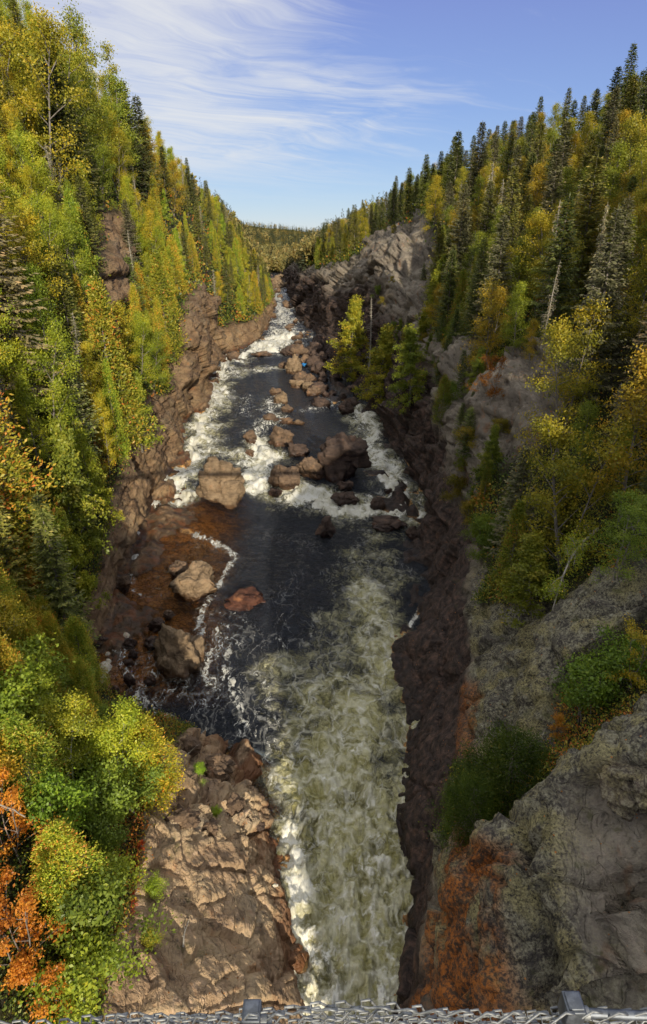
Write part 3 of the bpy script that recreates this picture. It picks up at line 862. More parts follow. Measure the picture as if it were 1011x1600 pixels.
    t.out(fin.outputs[0])
    return m


M_WATER = water_material()
river = link("river", build_water(), M_WATER)
river["kind"] = "structure"
river["label"] = "dark tea-coloured river with white rapids running down the gorge"

# ------------------------------------------------------------------ foliage materials
def leaf_material(name, stops, trans=.35, rough=.6):
    m, t = new_mat(name)
    rnd = t.attr("rnd")
    oi = t.n('ShaderNodeObjectInfo')
    pos = t.n('ShaderNodeNewGeometry').outputs['Position']
    f = t.math('ADD', rnd, t.math('MULTIPLY', t.math('SUBTRACT', t.noise(pos, .8, 2, .5), .5), .75), clamp=True)
    f = t.math('ADD', f, t.math('MULTIPLY', t.math('SUBTRACT', oi.outputs['Random'], .5), .16), clamp=True)
    c = t.ramp(f, stops)
    c = t.mix(1.0, c, oi.outputs['Color'], 'MULTIPLY')
    d = t.n('ShaderNodeBsdfDiffuse', {'Color': c})
    tl = t.n('ShaderNodeBsdfTranslucent', {'Color': c})
    mx = t.n('ShaderNodeMixShader', {0: trans, 1: d.outputs[0], 2: tl.outputs[0]})
    g = t.n('ShaderNodeBsdfGlossy', {'Color': (1, 1, 1, 1), 'Roughness': .45})
    mx2 = t.n('ShaderNodeMixShader', {0: .02, 1: mx.outputs[0], 2: g.outputs[0]})
    t.out(mx2.outputs[0])
    return m


def bark_material(name, stops, scale=6):
    m, t = new_mat(name)
    pos = t.n('ShaderNodeTexCoord').outputs['Object']
    n_ = t.noise(t.vmath('MULTIPLY', pos, (1, 1, .5)), scale, 5, .7)
    c = t.ramp(n_, stops)
    p = t.n('ShaderNodeBsdfPrincipled', {'Base Color': c, 'Roughness': .9})
    t.out(p.outputs[0])
    return m


M_SPRUCE = leaf_material("spruce_needles", [(0, (.050, .070, .026)), (.4, (.13, .15, .045)), (.75, (.24, .235, .07)), (1, (.34, .27, .11))], .2)
M_PALE = leaf_material("grey_green_needles", [(0, (0.102, 0.109, 0.072)), (.5, (0.217, 0.210, 0.123)), (1, (0.377, 0.290, 0.174))], .15)
M_CEDAR = leaf_material("cedar_sprays", [(0, (0.080, 0.123, 0.023)), (.45, (0.246, 0.290, 0.038)), (.72, (0.435, 0.399, 0.058)), (.86, (0.522, 0.290, 0.051)), (1, (0.580, 0.189, 0.051))], .3)
M_BIRCH = leaf_material("birch_leaves", [(0, (.10, .15, .024)), (.35, (.27, .30, .036)), (.65, (.46, .42, .05)), (.88, (.66, .49, .06)), (1, (.65, .32, .045))], .4)
M_GREEN = leaf_material("green_leaves", [(0, (.07, .11, .02)), (.5, (.20, .25, .033)), (.85, (.36, .37, .045)), (1, (.60, .42, .045))], .4)
M_MAPLE = leaf_material("orange_leaves", [(0, (.20, .085, .018)), (.4, (.44, .20, .028)), (.75, (.55, .31, .045)), (1, (.52, .42, .06))], .4)
M_GREYBARK = bark_material("grey_bark", [(.3, (.10, .085, .07)), (.6, (.24, .21, .18))])
M_BIRCHBARK = bark_material("white_bark", [(.34, (.10, .09, .08)), (.42, (.50, .47, .42)), (.7, (.66, .62, .56))])
M_DEAD = bark_material("weathered_wood", [(.3, (.22, .19, .155)), (.6, (.42, .38, .32))])

# ------------------------------------------------------------------ tree builders; each returns (trunk mesh, crown mesh)
U01 = RNG.random


def unit(a):
    return a / (np.linalg.norm(a, axis=-1)[..., None] + 1e-9)


def make_spruce(H=10., Rb=1.7, step=.24, dens=1.0, bare=0.08, droop=.35, size=.30, gaps=.12, cone=.85):
    tr = Geo(); cr = Geo()
    zz = np.linspace(0, H, 12)
    bend = np.c_[.05 * np.sin(zz * .5 + U01() * 6), .05 * np.cos(zz * .4 + U01() * 6), zz]
    tr.tube(bend, np.linspace(.15, .012, 12) * (H / 10) ** .8, 6)
    C, D, Lg, Wd, Rn, Nn = [], [], [], [], [], []
    z = bare * H
    while z < H - .05:
        f = z / H
        nb = int(5 + 2 * U01())
        ph0 = U01() * 6.28
        for k in range(nb):
            if U01() < gaps * (1 - f):
                continue
            ph = ph0 + 6.283 * k / nb + RNG.normal() * .25
            L = (Rb * (1 - f) ** cone * (.72 + .45 * U01()) + .10)
            if f < .25:
                L *= .75 + f
            dirh = np.array([math.cos(ph), math.sin(ph), 0])
            up = .55 * f - droop * (1 - f) + .1 * RNG.normal()
            ns = max(3, int(L / .15))
            s = np.linspace(.12, 1, ns)
            bz = L * (up * s + .28 * (s ** 2.4) * (1 - f))
            pts = np.array([0, 0, z]) + dirh * (L * s)[:, None] + np.c_[np.zeros(ns), np.zeros(ns), bz]
            if L > .5:
                tr.tube(pts[::max(1, ns // 3)], np.linspace(.018, .006, len(pts[::max(1, ns // 3)])), 3)
            perp = np.array([-dirh[1], dirh[0], 0])
            for sd in (-1, 1, 0):
                q = max(1, int(round(dens)))
                for _ in range(q):
                    j = RNG.normal(size=(ns, 3)) * .03
                    dd = dirh * (.75 if sd else 1.0) + perp * sd * .75 + np.array([0, 0, -.28 + up * .4]) + RNG.normal(size=(ns, 3)) * .16
                    C.append(pts + j); D.append(dd)
                    ln = size * (.65 + .6 * U01(ns)) * np.clip(1.15 - .45 * s, .5, 1.2) * min(1, .55 + L)
                    Lg.append(ln); Wd.append(ln * (.34 + .1 * U01(ns)))
                    Rn.append(np.clip(.15 + .55 * s * U01(ns) + .25 * U01(ns), 0, 1))
                    Nn.append(np.array([0, 0, 1.]) + RNG.normal(size=(ns, 3)) * .45)
        z += step * (1.15 - .55 * f) * (.8 + .4 * U01())
    C.append(np.array([[0, 0, H - .1]])); D.append(np.array([[0, 0, 1.]])); Lg.append(np.array([.35])); Wd.append(np.array([.07])); Rn.append(np.array([.5])); Nn.append(np.array([[1., 0, 0]]))
    cr.blades(np.concatenate(C), np.concatenate(D), np.concatenate(Lg), np.concatenate(Wd), np.concatenate(Rn), np.concatenate(Nn))
    return tr.mesh("trunk"), cr.mesh("crown", False)


def make_dead_spruce(H=10., Rb=1.3, lichen=1.0):
    tr = Geo(); cr = Geo()
    zz = np.linspace(0, H, 10)
    tr.tube(np.c_[.08 * np.sin(zz * .6), .06 * np.cos(zz * .5), zz], np.linspace(.13, .012, 10), 6)
    z = .12 * H
    C, D, Lg, Rn = [], [], [], []
    while z < H - .1:
        f = z / H
        for k in range(4):
            ph = U01() * 6.283; L = Rb * (1 - f) ** .7 * (.4 + .7 * U01()) + .1
            dh = np.array([math.cos(ph), math.sin(ph), 0]); s = np.linspace(0, 1, 5)
            pts = np.array([0, 0, z]) + dh * (L * s)[:, None] + np.c_[np.zeros(5), np.zeros(5), L * (-.55 * s + .4 * s ** 3)]
            tr.tube(pts, np.linspace(.02, .005, 5), 3)
            n = int(L * 26 * lichen)
            if n:
                i = U01(n); p = np.array([0, 0, z]) + dh * (L * i)[:, None] + np.c_[np.zeros(n), np.zeros(n), L * (-.55 * i + .4 * i ** 3)]
                C.append(p + RNG.normal(size=(n, 3)) * .05); D.append(np.array([0, 0, -.8]) + RNG.normal(size=(n, 3)) * .6)
                Lg.append(.10 + .22 * U01(n)); Rn.append(U01(n))
        z += .22 * (.7 + .6 * U01())
    if C:
        Lg = np.concatenate(Lg)
        cr.blades(np.concatenate(C), np.concatenate(D), Lg, Lg * .28, np.concatenate(Rn))
    return tr.mesh("trunk"), (cr.mesh("crown", False) if C else None)


def make_cedar(H=8., Rb=1.35, nclump=520, per=26, leaf=.17, spread=.21, fat=.75):
    tr = Geo(); cr = Geo()
    zz = np.linspace(0, H * .95, 8)
    tr.tube(np.c_[.06 * np.sin(zz * .7), .05 * np.cos(zz * .6), zz], np.linspace(.15, .02, 8), 6)
    ph = U01() * 6.28 + np.arange(nclump) * 2.39996 + RNG.normal(size=nclump) * .3
    f = np.clip((np.arange(nclump) + U01(nclump)) / nclump, 0, 1) ** 1.15 * .97 + .02
    lobes = 1 + .30 * np.sin(3 * ph + 7 * f + U01() * 6) + .22 * np.sin(5 * ph - 13 * f + U01() * 6) + .2 * np.sin(17 * f + 2 * ph) * (1 - f)
    prof = (1 - f) ** fat * (.55 + .45 * sstep(0, .14, f)) * lobes
    rr = Rb * prof * (.55 + .5 * np.sqrt(U01(nclump))) + .05
    cc = np.c_[rr * np.cos(ph), rr * np.sin(ph), f * H + .1 * RNG.normal(size=nclump)]
    for i in range(0, nclump, 3):
        b = np.array([0, 0, max(.1, cc[i, 2] - .25 * rr[i])])
        mid = (b + cc[i]) / 2 + np.array([0, 0, -.06])
        tr.tube(np.array([b, mid, cc[i]]), np.array([.016, .011, .005]), 3)
    hole = np.sin(2 * ph + 9 * f + U01() * 6) + np.sin(3 * ph - 15 * f + U01() * 6)
    keepc = (hole < 1.25) | (f > .85)
    cc = cc[keepc]; rr = rr[keepc]; ph = ph[keepc]; nclump = len(cc)
    ct = U01(nclump)
    n = nclump * per
    ci = np.repeat(np.arange(nclump), per)
    outd = np.c_[np.cos(ph), np.sin(ph), np.zeros(nclump)][ci]
    sp = spread * np.clip(.6 + rr[ci], .5, 1.3)
    off = RNG.normal(size=(n, 3)) * sp[:, None] * np.array([.75, .75, 1.45])
    P = cc[ci] + off
    d = outd * .55 + np.array([0, 0, .35]) + RNG.normal(size=(n, 3)) * .45
    ln = leaf * (.6 + .7 * U01(n))
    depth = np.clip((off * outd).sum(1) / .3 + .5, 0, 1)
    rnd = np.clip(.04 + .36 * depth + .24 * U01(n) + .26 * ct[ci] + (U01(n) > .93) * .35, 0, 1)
    cr.blades(P, d, ln, ln * .42, rnd, outd + np.array([0, 0, .35]) + RNG.normal(size=(n, 3)) * .55)
    return tr.mesh("trunk"), cr.mesh("crown", False)


def make_broadleaf(H=9., Rb=2.0, limbs=15, twigs=7, per=34, leaf=.14, spread=.30, stems=1, z0=.28, lean=.0, bark_r=.11, top=.2, spill=0.0):
    tr = Geo(); cr = Geo(); CC = []
    for s_ in range(stems):
        a0 = U01() * 6.28; sp = .0 if stems == 1 else .22
        zz = np.linspace(0, 1, 9)
        hx = H * (.82 + .15 * U01())
        stem = np.c_[hx * zz ** 1.4 * sp * math.cos(a0) + .14 * np.sin(zz * 5 + a0) + lean * H * zz ** 1.3,
                     hx * zz ** 1.4 * sp * math.sin(a0) + .12 * np.cos(zz * 4 + a0) - .12, zz * hx]
        tr.tube(stem, np.linspace(bark_r, .015, 9) / (1 + .35 * (stems - 1)), 7)
        nl = max(3, limbs // stems)
        for k in range(nl):
            f = z0 + (1 - z0) * (k + U01()) / nl
            i = min(7, int(f * 8)); b = stem[i] + (stem[i + 1] - stem[i]) * (f * 8 - i)
            ph = k * 2.4 + a0 + RNG.normal() * .4
            L = Rb * (1.0 - top * f - .55 * max(0, f - .65) / .35) * (.65 + .5 * U01())
            el = .35 + .75 * f + .2 * RNG.normal() - spill
            d = np.array([math.cos(ph) * math.cos(el), math.sin(ph) * math.cos(el), math.sin(el)])
            s = np.linspace(0, 1, 5)
            limb = b + d * (L * s)[:, None] + np.c_[np.zeros(5), np.zeros(5), -.18 * L * s ** 2 - spill * L * .5 * s ** 2] + RNG.normal(size=(5, 3)) * .05 * s[:, None]
            tr.tube(limb, np.linspace(.035, .008, 5) * (bark_r / .11), 4)
            for q in range(twigs):
                g = .3 + .7 * (q + U01()) / twigs
                j = min(3, int(g * 4)); p = limb[j] + (limb[j + 1] - limb[j]) * (g * 4 - j)
                e = p + unit(d + RNG.normal(size=3) * .75) * L * .30 * U01()
                if q % 2 == 0:
                    tr.tube(np.array([p, (p + e) / 2 + RNG.normal(size=3) * .02, e]), np.array([.009, .007, .004]), 3)
                CC.append(e)
        CC.append(stem[-1])
    CC = np.array(CC); m_ = len(CC)
    cnt = (per * (.4 + 1.2 * U01(m_))).astype(int)
    ci = np.repeat(np.arange(m_), cnt); n = len(ci)
    crnd = U01(m_)
    off = RNG.normal(size=(n, 3)) * spread * np.array([1, 1, .75])
    P = CC[ci] + off
    d = RNG.normal(size=(n, 3)) + np.array([0, 0, -.5]); ln = leaf * (.65 + .7 * U01(n))
    rnd = np.clip(.16 + .36 * crnd[ci] + .15 * U01(n) + .25 * off[:, 2] + (U01(n) > .98) * .14, 0, 1)
    ctr = np.array([np.median(CC[:, 0]), np.median(CC[:, 1]), .42 * H])
    outv = unit((P - ctr) * np.array([1, 1, .8])) + .6 * unit(off)
    cr.blades(P, d, ln, ln * .62, rnd, unit(outv) + RNG.normal(size=(n, 3)) * .42)
    return tr.mesh("trunk"), cr.mesh("crown", False)


PROTO = {
    'spruce': [make_spruce(10, 2.0, size=.36), make_spruce(10, 1.65, gaps=.22, size=.34), make_spruce(10, 2.2, droop=.5, gaps=.18, size=.36), make_spruce(10, 1.8, cone=.75, bare=.15, size=.36)],
    'young_spruce': [make_spruce(6, 1.5, step=.2, droop=.05, gaps=.05, bare=.03), make_spruce(6, 1.7, step=.2, droop=.15, gaps=.1, bare=.04)],
    'pale_spruce': [make_spruce(12, 1.9, step=.26, gaps=.3, droop=.75, bare=.06, cone=.6, size=.34)],
    'dead_spruce': [make_dead_spruce(10, 1.3, 1.0), make_dead_spruce(9, 1.2, .45)],
    'snag': [make_dead_spruce(8, .7, 0)],
    'cedar': [make_cedar(8, 1.35), make_cedar(8, 1.6, nclump=560, fat=.6), make_cedar(8, 1.15, nclump=460, fat=.9)],
    'spread_cedar': [make_broadleaf(8, 2.3, limbs=46, twigs=7, per=46, leaf=.15, spread=.17, z0=.04, top=.72, spill=.25), make_broadleaf(8, 2.0, limbs=44, twigs=7, per=44, leaf=.15, spread=.16, z0=.03, top=.78, spill=.1)],
    'fine_cedar': [make_cedar(5, 1.25, nclump=800, per=34, leaf=.11, spread=.15, fat=.6)],
    'round_cedar': [make_cedar(3, 1.6, nclump=330, per=80, leaf=.095, spread=.17, fat=.42)],
    'birch': [make_broadleaf(9, 2.2, limbs=24, z0=.12, per=62, spread=.30, leaf=.115), make_broadleaf(9, 2.5, limbs=26, stems=2, z0=.12, per=60, spread=.30, leaf=.12),
              make_broadleaf(9, 1.8, limbs=20, z0=.2, per=58, spread=.26, leaf=.11), make_broadleaf(8, 2.6, limbs=28, stems=3, z0=.08, per=60, spread=.30, leaf=.115)],
    'tall_birch': [make_broadleaf(11, 1.5, limbs=16, stems=2, z0=.58, per=24, leaf=.15, spread=.26, bark_r=.10)],
    'fine_birch': [make_broadleaf(5, 1.6, limbs=24, twigs=9, per=58, leaf=.085, spread=.20, stems=2, z0=.2, bark_r=.07)],
    'shrub': [make_broadleaf(2.6, 1.25, limbs=18, twigs=6, per=40, leaf=.095, spread=.18, stems=4, z0=.15, bark_r=.035),
              make_broadleaf(2.2, 1.4, limbs=20, twigs=6, per=36, leaf=.095, spread=.17, stems=5, z0=.15, bark_r=.03)],
    'maple': [make_broadleaf(4.2, 1.5, limbs=20, twigs=7, per=27, leaf=.088, spread=.11, stems=3, z0=.15, bark_r=.05),
              make_broadleaf(3.6, 1.3, limbs=18, twigs=7, per=26, leaf=.088, spread=.11, stems=2, z0=.2, bark_r=.045)],
}
KIND = {  # proto -> (object name, category, crown material, bark)
    'spruce': ('spruce_tree', 'spruce tree', M_SPRUCE, M_GREYBARK), 'young_spruce': ('spruce_tree', 'spruce tree', M_SPRUCE, M_GREYBARK),
    'pale_spruce': ('spruce_tree', 'spruce tree', M_PALE, M_GREYBARK), 'dead_spruce': ('dead_spruce', 'dead tree', M_PALE, M_DEAD),
    'snag': ('dead_tree', 'dead tree', M_PALE, M_DEAD),
    'cedar': ('cedar_tree', 'cedar tree', M_CEDAR, M_GREYBARK), 'fine_cedar': ('cedar_tree', 'cedar tree', M_CEDAR, M_GREYBARK),
    'spread_cedar': ('cedar_tree', 'cedar tree', M_CEDAR, M_GREYBARK),
    'round_cedar': ('cedar_shrub', 'shrub', M_CEDAR, M_GREYBARK),
    'birch': ('birch_tree', 'birch tree', M_BIRCH, M_GREYBARK), 'tall_birch': ('birch_tree', 'birch tree', M_BIRCH, M_BIRCHBARK),
    'fine_birch': ('birch_tree', 'birch tree', M_BIRCH, M_BIRCHBARK),
    'shrub': ('leafy_shrub', 'shrub', M_GREEN, M_GREYBARK), 'maple': ('maple_sapling', 'maple', M_MAPLE, M_GREYBARK),
}
HT = {'spread_cedar': 8, 'spruce': 10, 'young_spruce': 6, 'pale_spruce': 12, 'dead_spruce': 10, 'snag': 8, 'cedar': 8, 'fine_cedar': 5, 'round_cedar': 3, 'birch': 9,
      'tall_birch': 11, 'fine_birch': 5, 'shrub': 2.6, 'maple': 4.2}
PLACED = []


def plant(kind, loc, h, label, group=None, tint=(1, 1, 1), mat=None, wide=1.0, lean=(0, 0), var=None, rz=None):
    """one tree = an Empty at its foot with a trunk and a crown; meshes shared by its kind"""
    nm, cat, cm, bm = KIND[kind]
    pr = PROTO[kind]
    tm, crm = pr[random.randrange(len(pr)) if var is None else var]
    s = h / HT[kind]
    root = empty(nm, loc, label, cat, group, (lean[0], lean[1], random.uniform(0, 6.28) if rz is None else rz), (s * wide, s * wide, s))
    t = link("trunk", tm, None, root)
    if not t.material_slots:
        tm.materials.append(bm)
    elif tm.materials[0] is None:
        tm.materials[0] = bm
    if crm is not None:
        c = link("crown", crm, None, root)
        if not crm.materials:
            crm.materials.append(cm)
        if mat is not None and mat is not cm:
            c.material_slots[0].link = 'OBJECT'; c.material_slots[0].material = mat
        sun_gain = 1.0 if loc[0] > 0 else (1.4 if loc[1] < 33 else 1.12)  # sunlight put into the tint: left-bank crowns coloured brighter
        c.color = (tint[0] * sun_gain, tint[1] * sun_gain, tint[2] * sun_gain, 1)
    PLACED.append((loc[0], loc[1], h))
    return root


def plant_px(kind, px, py, h, label, group=None, Y=None, **k):
    """stand a tree where the sight line of its foot meets the ground"""
    if Y is None:
        p = ray(px, py)
        if p is None:
            return None
        loc = (p.x, p.y, p.z - .1)
    else:
        x, y, z = at(px, py, Y); loc = (x, y, ground_z(x, y) - .1)
    return plant(kind, loc, h, label, group, **k)


def plant_span(kind, px, base, top, label, group=None, **k):
    """a tree surveyed by its foot and its tip"""
    p = ray(px, base)
    v = (800 - top) / FPX
    z = H + p.y * (v * CP - SP) / (CP + v * SP)
    return plant(kind, (p.x, p.y, p.z - .1), min(18, max(1.5, z - p.z)), label, group, **k)


def plant_top(kind, px, py, Y, label, group=None, **k):
    """a tree known by its tip against the sky"""
    x, y, z = at(px, py, Y)
    g = ground_z(x, y) - .2
    return plant(kind, (x, y, g), max(3.5, min(18, z - g)), label, group, **k)


YEL = (1.15, 1.0, .8); LIME = (.85, 1.12, .8); ORG = (1.35, .78, .5); DKG = (.55, .62, .5); DIM = (.75, .75, .7); GLD = (1.45, 1.15, .6)
# --- single trees one can point at, left bank
plant_top('tall_birch', 152, 44, 108, "tall twin birch with bare white trunks rising above the left hilltop against clouds", tint=(1.0, .95, .9))
plant_span('pale_spruce', 38, 650, 235, "very tall shaggy brown-grey spruce at the far left edge of the photo", wide=1.25, tint=(1.6, 1.35, 1.1))
plant_span('cedar', 186, 690, 445, "tall golden cedar column standing just above the rock slab below the grey cliff", wide=.95, tint=(1.1, .98, .8), var=0)
plant_span('spread_cedar', 128, 880, 620, "orange-flecked cedar column above the bridge shadow on the left bank", wide=.9, tint=(1.0, .95, .8), var=1)
plant_span('young_spruce', 124, 715, 530, "pale blue-green young spruce squeezed between two golden cedars", tint=(1.6, 1.6, 1.7), var=0)
plant_span('birch', 88, 640, 395, "bright lime-green leafy tree beside the shaggy brown spruce", mat=M_GREEN, tint=(1.35, 1.4, .9), wide=.8, var=0)
plant_span('cedar', 22, 905, 560, "tall cedar with russet tips at the left frame edge below the shaggy spruce", tint=(1.0, .85, .7), var=1)
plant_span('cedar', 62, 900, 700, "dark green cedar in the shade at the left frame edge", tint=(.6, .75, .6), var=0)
plant_span('spread_cedar', 222, 705, 560, "yellow-green cedar on the rock lip left of the pale outcrop", tint=(1.05, 1.05, .8), var=1)
plant_span('birch', 240, 610, 500, "round green birch hanging over the brown rock slab", mat=M_GREEN, tint=(1.3, 1.25, .9), var=3)
plant_span('cedar', 262, 560, 395, "slim golden cedar left of the pale pinnacle outcrop", tint=(1.1, 1, .8), var=2)
plant_span('birch', 192, 310, 200, "broad yellow birch high on the left slope above the grey cliff", tint=(1.15, 1.05, .8), var=1)
plant_span('birch', 115, 290, 170, "olive-yellow birch below the tall white-trunked pair", tint=(.95, 1, .8), var=3)
plant_span('spruce', 206, 410, 310, "grey drooping spruce hanging beside the grey cliff on the left", mat=M_PALE, tint=(.8, .8, .75), var=2)
plant_span('young_spruce', 210, 500, 400, "small green fir right of the grey cliff face", tint=(1.3, 1.5, 1.1), var=1)
plant_px('maple', 30, 872, 4.2, "dull orange maple in the shade at the left frame edge", tint=(.9, .8, .8), var=0)
plant_px('maple', 60, 950, 3.6, "orange maple sapling above the dark wet rock recess", tint=(.9, .8, .8), var=1)
plant_px('maple', 105, 975, 2.6, "small orange maple spray at the edge of the shaded rock", tint=(1.0, .8, .8), var=1)
# bottom left thicket, seen from above
plant_px('fine_birch', 118, 1245, 3.8, "thin yellow birch leaning over the pool, left of the bright bush", tint=(1.1, 1.05, .8), var=0)
plant_px('fine_birch', 190, 1235, 4.2, "bright yellow-green birch beside the boulders at the pool, tallest in the thicket", tint=(1.05, 1.15, .8), var=0)
plant_px('fine_cedar', 238, 1240, 3.7, "orange-tipped yellow cedar leaning over the pool next to the boulders", tint=(1.35, 1.1, .7), wide=1.1)
plant_px('shrub', 225, 1262, 2.4, "grey-green shrub at the foot of the bright yellow birch", tint=(1.1, 1.2, 1.4), var=0)
plant_px('shrub', 160, 1300, 2.8, "pale green shrub with white branches left of the brown rock", tint=(1.2, 1.25, 1.2), var=1)
plant_px('maple', 22, 1350, 3.1, "tall bright orange maple at the left edge of the thicket", tint=(1.3, 1.15, .9), var=0)
plant_px('maple', 40, 1530, 3.4, "large rust-orange maple filling the bottom left corner", tint=(1.15, .95, .8), var=0, wide=1.05)
plant_px('maple', 10, 1470, 2.8, "dark rust maple at the very bottom left edge", tint=(.95, .7, .6), var=1, wide=1.2)
plant_px('maple', 95, 1570, 2.6, "small orange maple just above the chain-link fence", tint=(1.2, 1.0, .8), var=1, wide=1.2)
plant_px('fine_cedar', 115, 1420, 3.2, "yellow-green cedar between the orange maples and the brown rock", tint=(1.05, 1.15, .8), wide=1.15)
plant_px('fine_cedar', 60, 1260, 3.4, "olive cedar with russet tips in the middle of the thicket", tint=(.85, .95, .7), wide=1.1)
plant_px('shrub', 165, 1490, 2.8, "round grey-green shrub on the edge of the brown rock", tint=(.98, .98, .95), var=0, wide=1.1)
plant_px('shrub', 140, 1555, 2.4, "green shrub touching the chain-link fence", tint=(1.05, 1.08, .8), var=1, wide=1.2)
plant_px('shrub', 175, 1400, 2.0, "yellow-green shrub on the left border of the brown rock", tint=(1.4, 1.3, .9), var=1)
plant_px('shrub', 95, 1330, 2.6, "vivid green shrub behind the tall orange maple", tint=(.95, 1.15, .75), var=0)
plant_px('shrub', 20, 1180, 3.2, "bright green shrub high on the left edge of the thicket", tint=(1.05, 1.12, .75), var=1, wide=1.2)
plant_px('shrub', 60, 1120, 3.0, "yellow and green shrub below the shaded rock recess", tint=(1.3, 1.25, .8), var=0, wide=1.2)
plant_px('fine_birch', 25, 1090, 4.0, "orange-flecked birch at the left edge over the thicket", tint=(1.2, .95, .7))
plant_px('fine_birch', 60, 1195, 3.4, "thin green birch with pale branches inside the thicket", mat=M_GREEN, tint=(1.3, 1.2, .8))
plant_px('maple', 105, 1300, 1.5, "little red maple between green shrubs", tint=(1.2, .6, .6), var=1)
plant_px('maple', 218, 1330, .7, "tiny scarlet maple seedling on the brown rock", tint=(1.1, .35, .35), var=1)
plant_px('maple', 210, 1420, .8, "tiny red seedling in a crack of the brown rock below the scarlet one", tint=(1.1, .3, .35), var=0)
plant_px('shrub', 235, 1480, .8, "small yellow tuft growing from a rock crack", mat=M_BIRCH, tint=(1.2, 1, .7), var=0)
plant_px('shrub', 240, 1400, .9, "yellow-green tuft on the brown rock near the red seedling", mat=M_BIRCH, tint=(.9, 1.1, .7), var=1)
plant_px('shrub', 338, 1275, .55, "small green fern tuft among the dark cracks of the brown rock", tint=(1.3, 1.5, .9), var=1)
plant_px('shrub', 312, 1215, .8, "green tuft between the boulders at the tip of the brown rock", tint=(1.2, 1.5, .9), var=0)
# --- right bank
plant_span('spread_cedar', 550, 588, 455, "sunlit golden cedar above the boulders, left of the bare white trunks", tint=(1.35, 1.15, .75), wide=1.15, var=0)
plant_span('snag', 577, 580, 463, "bare white dead trunk against the sunlit golden cedar")
plant_span('spread_cedar', 596, 628, 500, "lower golden cedar leaning over the river, half in the sun", tint=(1.35, 1.15, .75), wide=1.3, var=0)
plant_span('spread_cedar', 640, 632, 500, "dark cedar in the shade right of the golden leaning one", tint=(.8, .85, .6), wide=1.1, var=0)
plant_span('spread_cedar', 672, 520, 415, "cedar with one sunlit yellow side below the tall spruces", tint=(1.25, 1.1, .7), wide=1.0, var=0)
plant_span('pale_spruce', 711, 470, 285, "tallest pale spruce on the right slope with a bare whitish trunk showing", tint=(.95, .95, .75))
plant_span('spruce', 742, 530, 370, "large dark spruce standing on the lip above the grey scree", tint=(1.0, 1.0, .8), var=2)
plant_span('spruce', 700, 500, 380, "dark spruce at the lip left of the largest one", tint=(.9, .9, .8), var=0)
plant_span('birch', 800, 560, 430, "green birch with a sunlit crown above the pinkish outcrop", mat=M_GREEN, tint=(1.5, 1.4, .9), var=0)
plant_span('dead_spruce', 915, 520, 312, "tall dead spruce hung with pale lichen on the right slope", wide=.8, var=0, tint=(1.3, 1.25, 1.1))
plant_span('dead_spruce', 842, 555, 385, "thin grey dead spruce leaning right above the outcrop", wide=.8, var=1, lean=(0, .12))
plant_span('spruce', 932, 570, 440, "dark drooping spruce beside the lichen-hung dead one", tint=(.8, .8, .75), var=2)
plant_span('pale_spruce', 992, 690, 410, "brownish half-dead spruce at the right frame edge", tint=(.85, .72, .62), wide=1.2)
plant_span('dead_spruce', 958, 720, 590, "grey lichen-covered dead spruce leaning near the right edge", var=0, lean=(0, .15))
plant_span('maple', 762, 640, 545, "orange maple growing from the grey rock left of the outcrop", tint=(.62, .5, .45), var=0)
plant_span('birch', 826, 575, 490, "small drooping yellow birch on the lip of the pinkish outcrop", tint=(1.4, 1.0, .6), var=2)
plant_span('birch', 893, 800, 610, "broad fresh green birch in the shade below the dark spruce", mat=M_GREEN, tint=(1.2, 1.15, .8), wide=.9, var=2)
plant_span('birch', 960, 780, 650, "small green birch at the right edge behind the dead spruce", mat=M_GREEN, tint=(1.3, 1.3, 1), var=2)
plant_span('spread_cedar', 825, 950, 815, "broad russet and green cedar overhanging the near grey rock", tint=(.85, .78, .5), wide=1.6, var=1)
plant_span('spread_cedar', 870, 850, 735, "reddish cedar in the shade behind the broad overhanging one", tint=(.8, .6, .45), wide=1.1, var=0)
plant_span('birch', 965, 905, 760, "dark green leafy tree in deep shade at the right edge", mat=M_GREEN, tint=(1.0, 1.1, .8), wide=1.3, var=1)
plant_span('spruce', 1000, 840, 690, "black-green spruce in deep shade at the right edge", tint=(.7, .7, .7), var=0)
plant_px('maple', 985, 1075, 3.0, "shrub with yellow and orange leaves at the right edge above the near rock", mat=M_BIRCH, tint=(1.2, .95, .6), var=0)
plant_px('maple', 868, 1150, 1.6, "orange-yellow maple shrub at the base of the grey lichen wall", tint=(1.3, 1.25, .8), var=1)
plant_px('shrub', 905, 1130, 2.4, "dark green shrub between the grey lichen wall and the near boulder", tint=(.8, 1.0, .7), var=0, wide=1.2)
plant_px('shrub', 960, 1085, 2.4, "green shrub tucked above the big lichened rock at the right", tint=(.9, 1.1, .7), var=1, wide=1.1)
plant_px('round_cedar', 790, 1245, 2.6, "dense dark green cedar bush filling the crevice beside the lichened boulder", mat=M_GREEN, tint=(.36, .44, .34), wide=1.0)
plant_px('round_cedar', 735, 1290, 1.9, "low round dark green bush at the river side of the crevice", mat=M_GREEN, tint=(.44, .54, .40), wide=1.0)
plant_px('cedar', 690, 660, 4, "small dark cedar clinging to the shaded wall", tint=(.6, .65, .5), var=1)
plant_px('shrub', 712, 790, 2.5, "dim ochre shrub low on the shaded right wall", mat=M_BIRCH, tint=(.7, .55, .4), var=0)
plant_px('cedar', 755, 790, 3, "dull brown-green cedar below the pinkish outcrop", tint=(.6, .6, .45), var=2)
plant_px('cedar', 790, 830, 3.2, "dark cedar below the outcrop beside the dull brown-green one", tint=(.5, .6, .5), var=0)

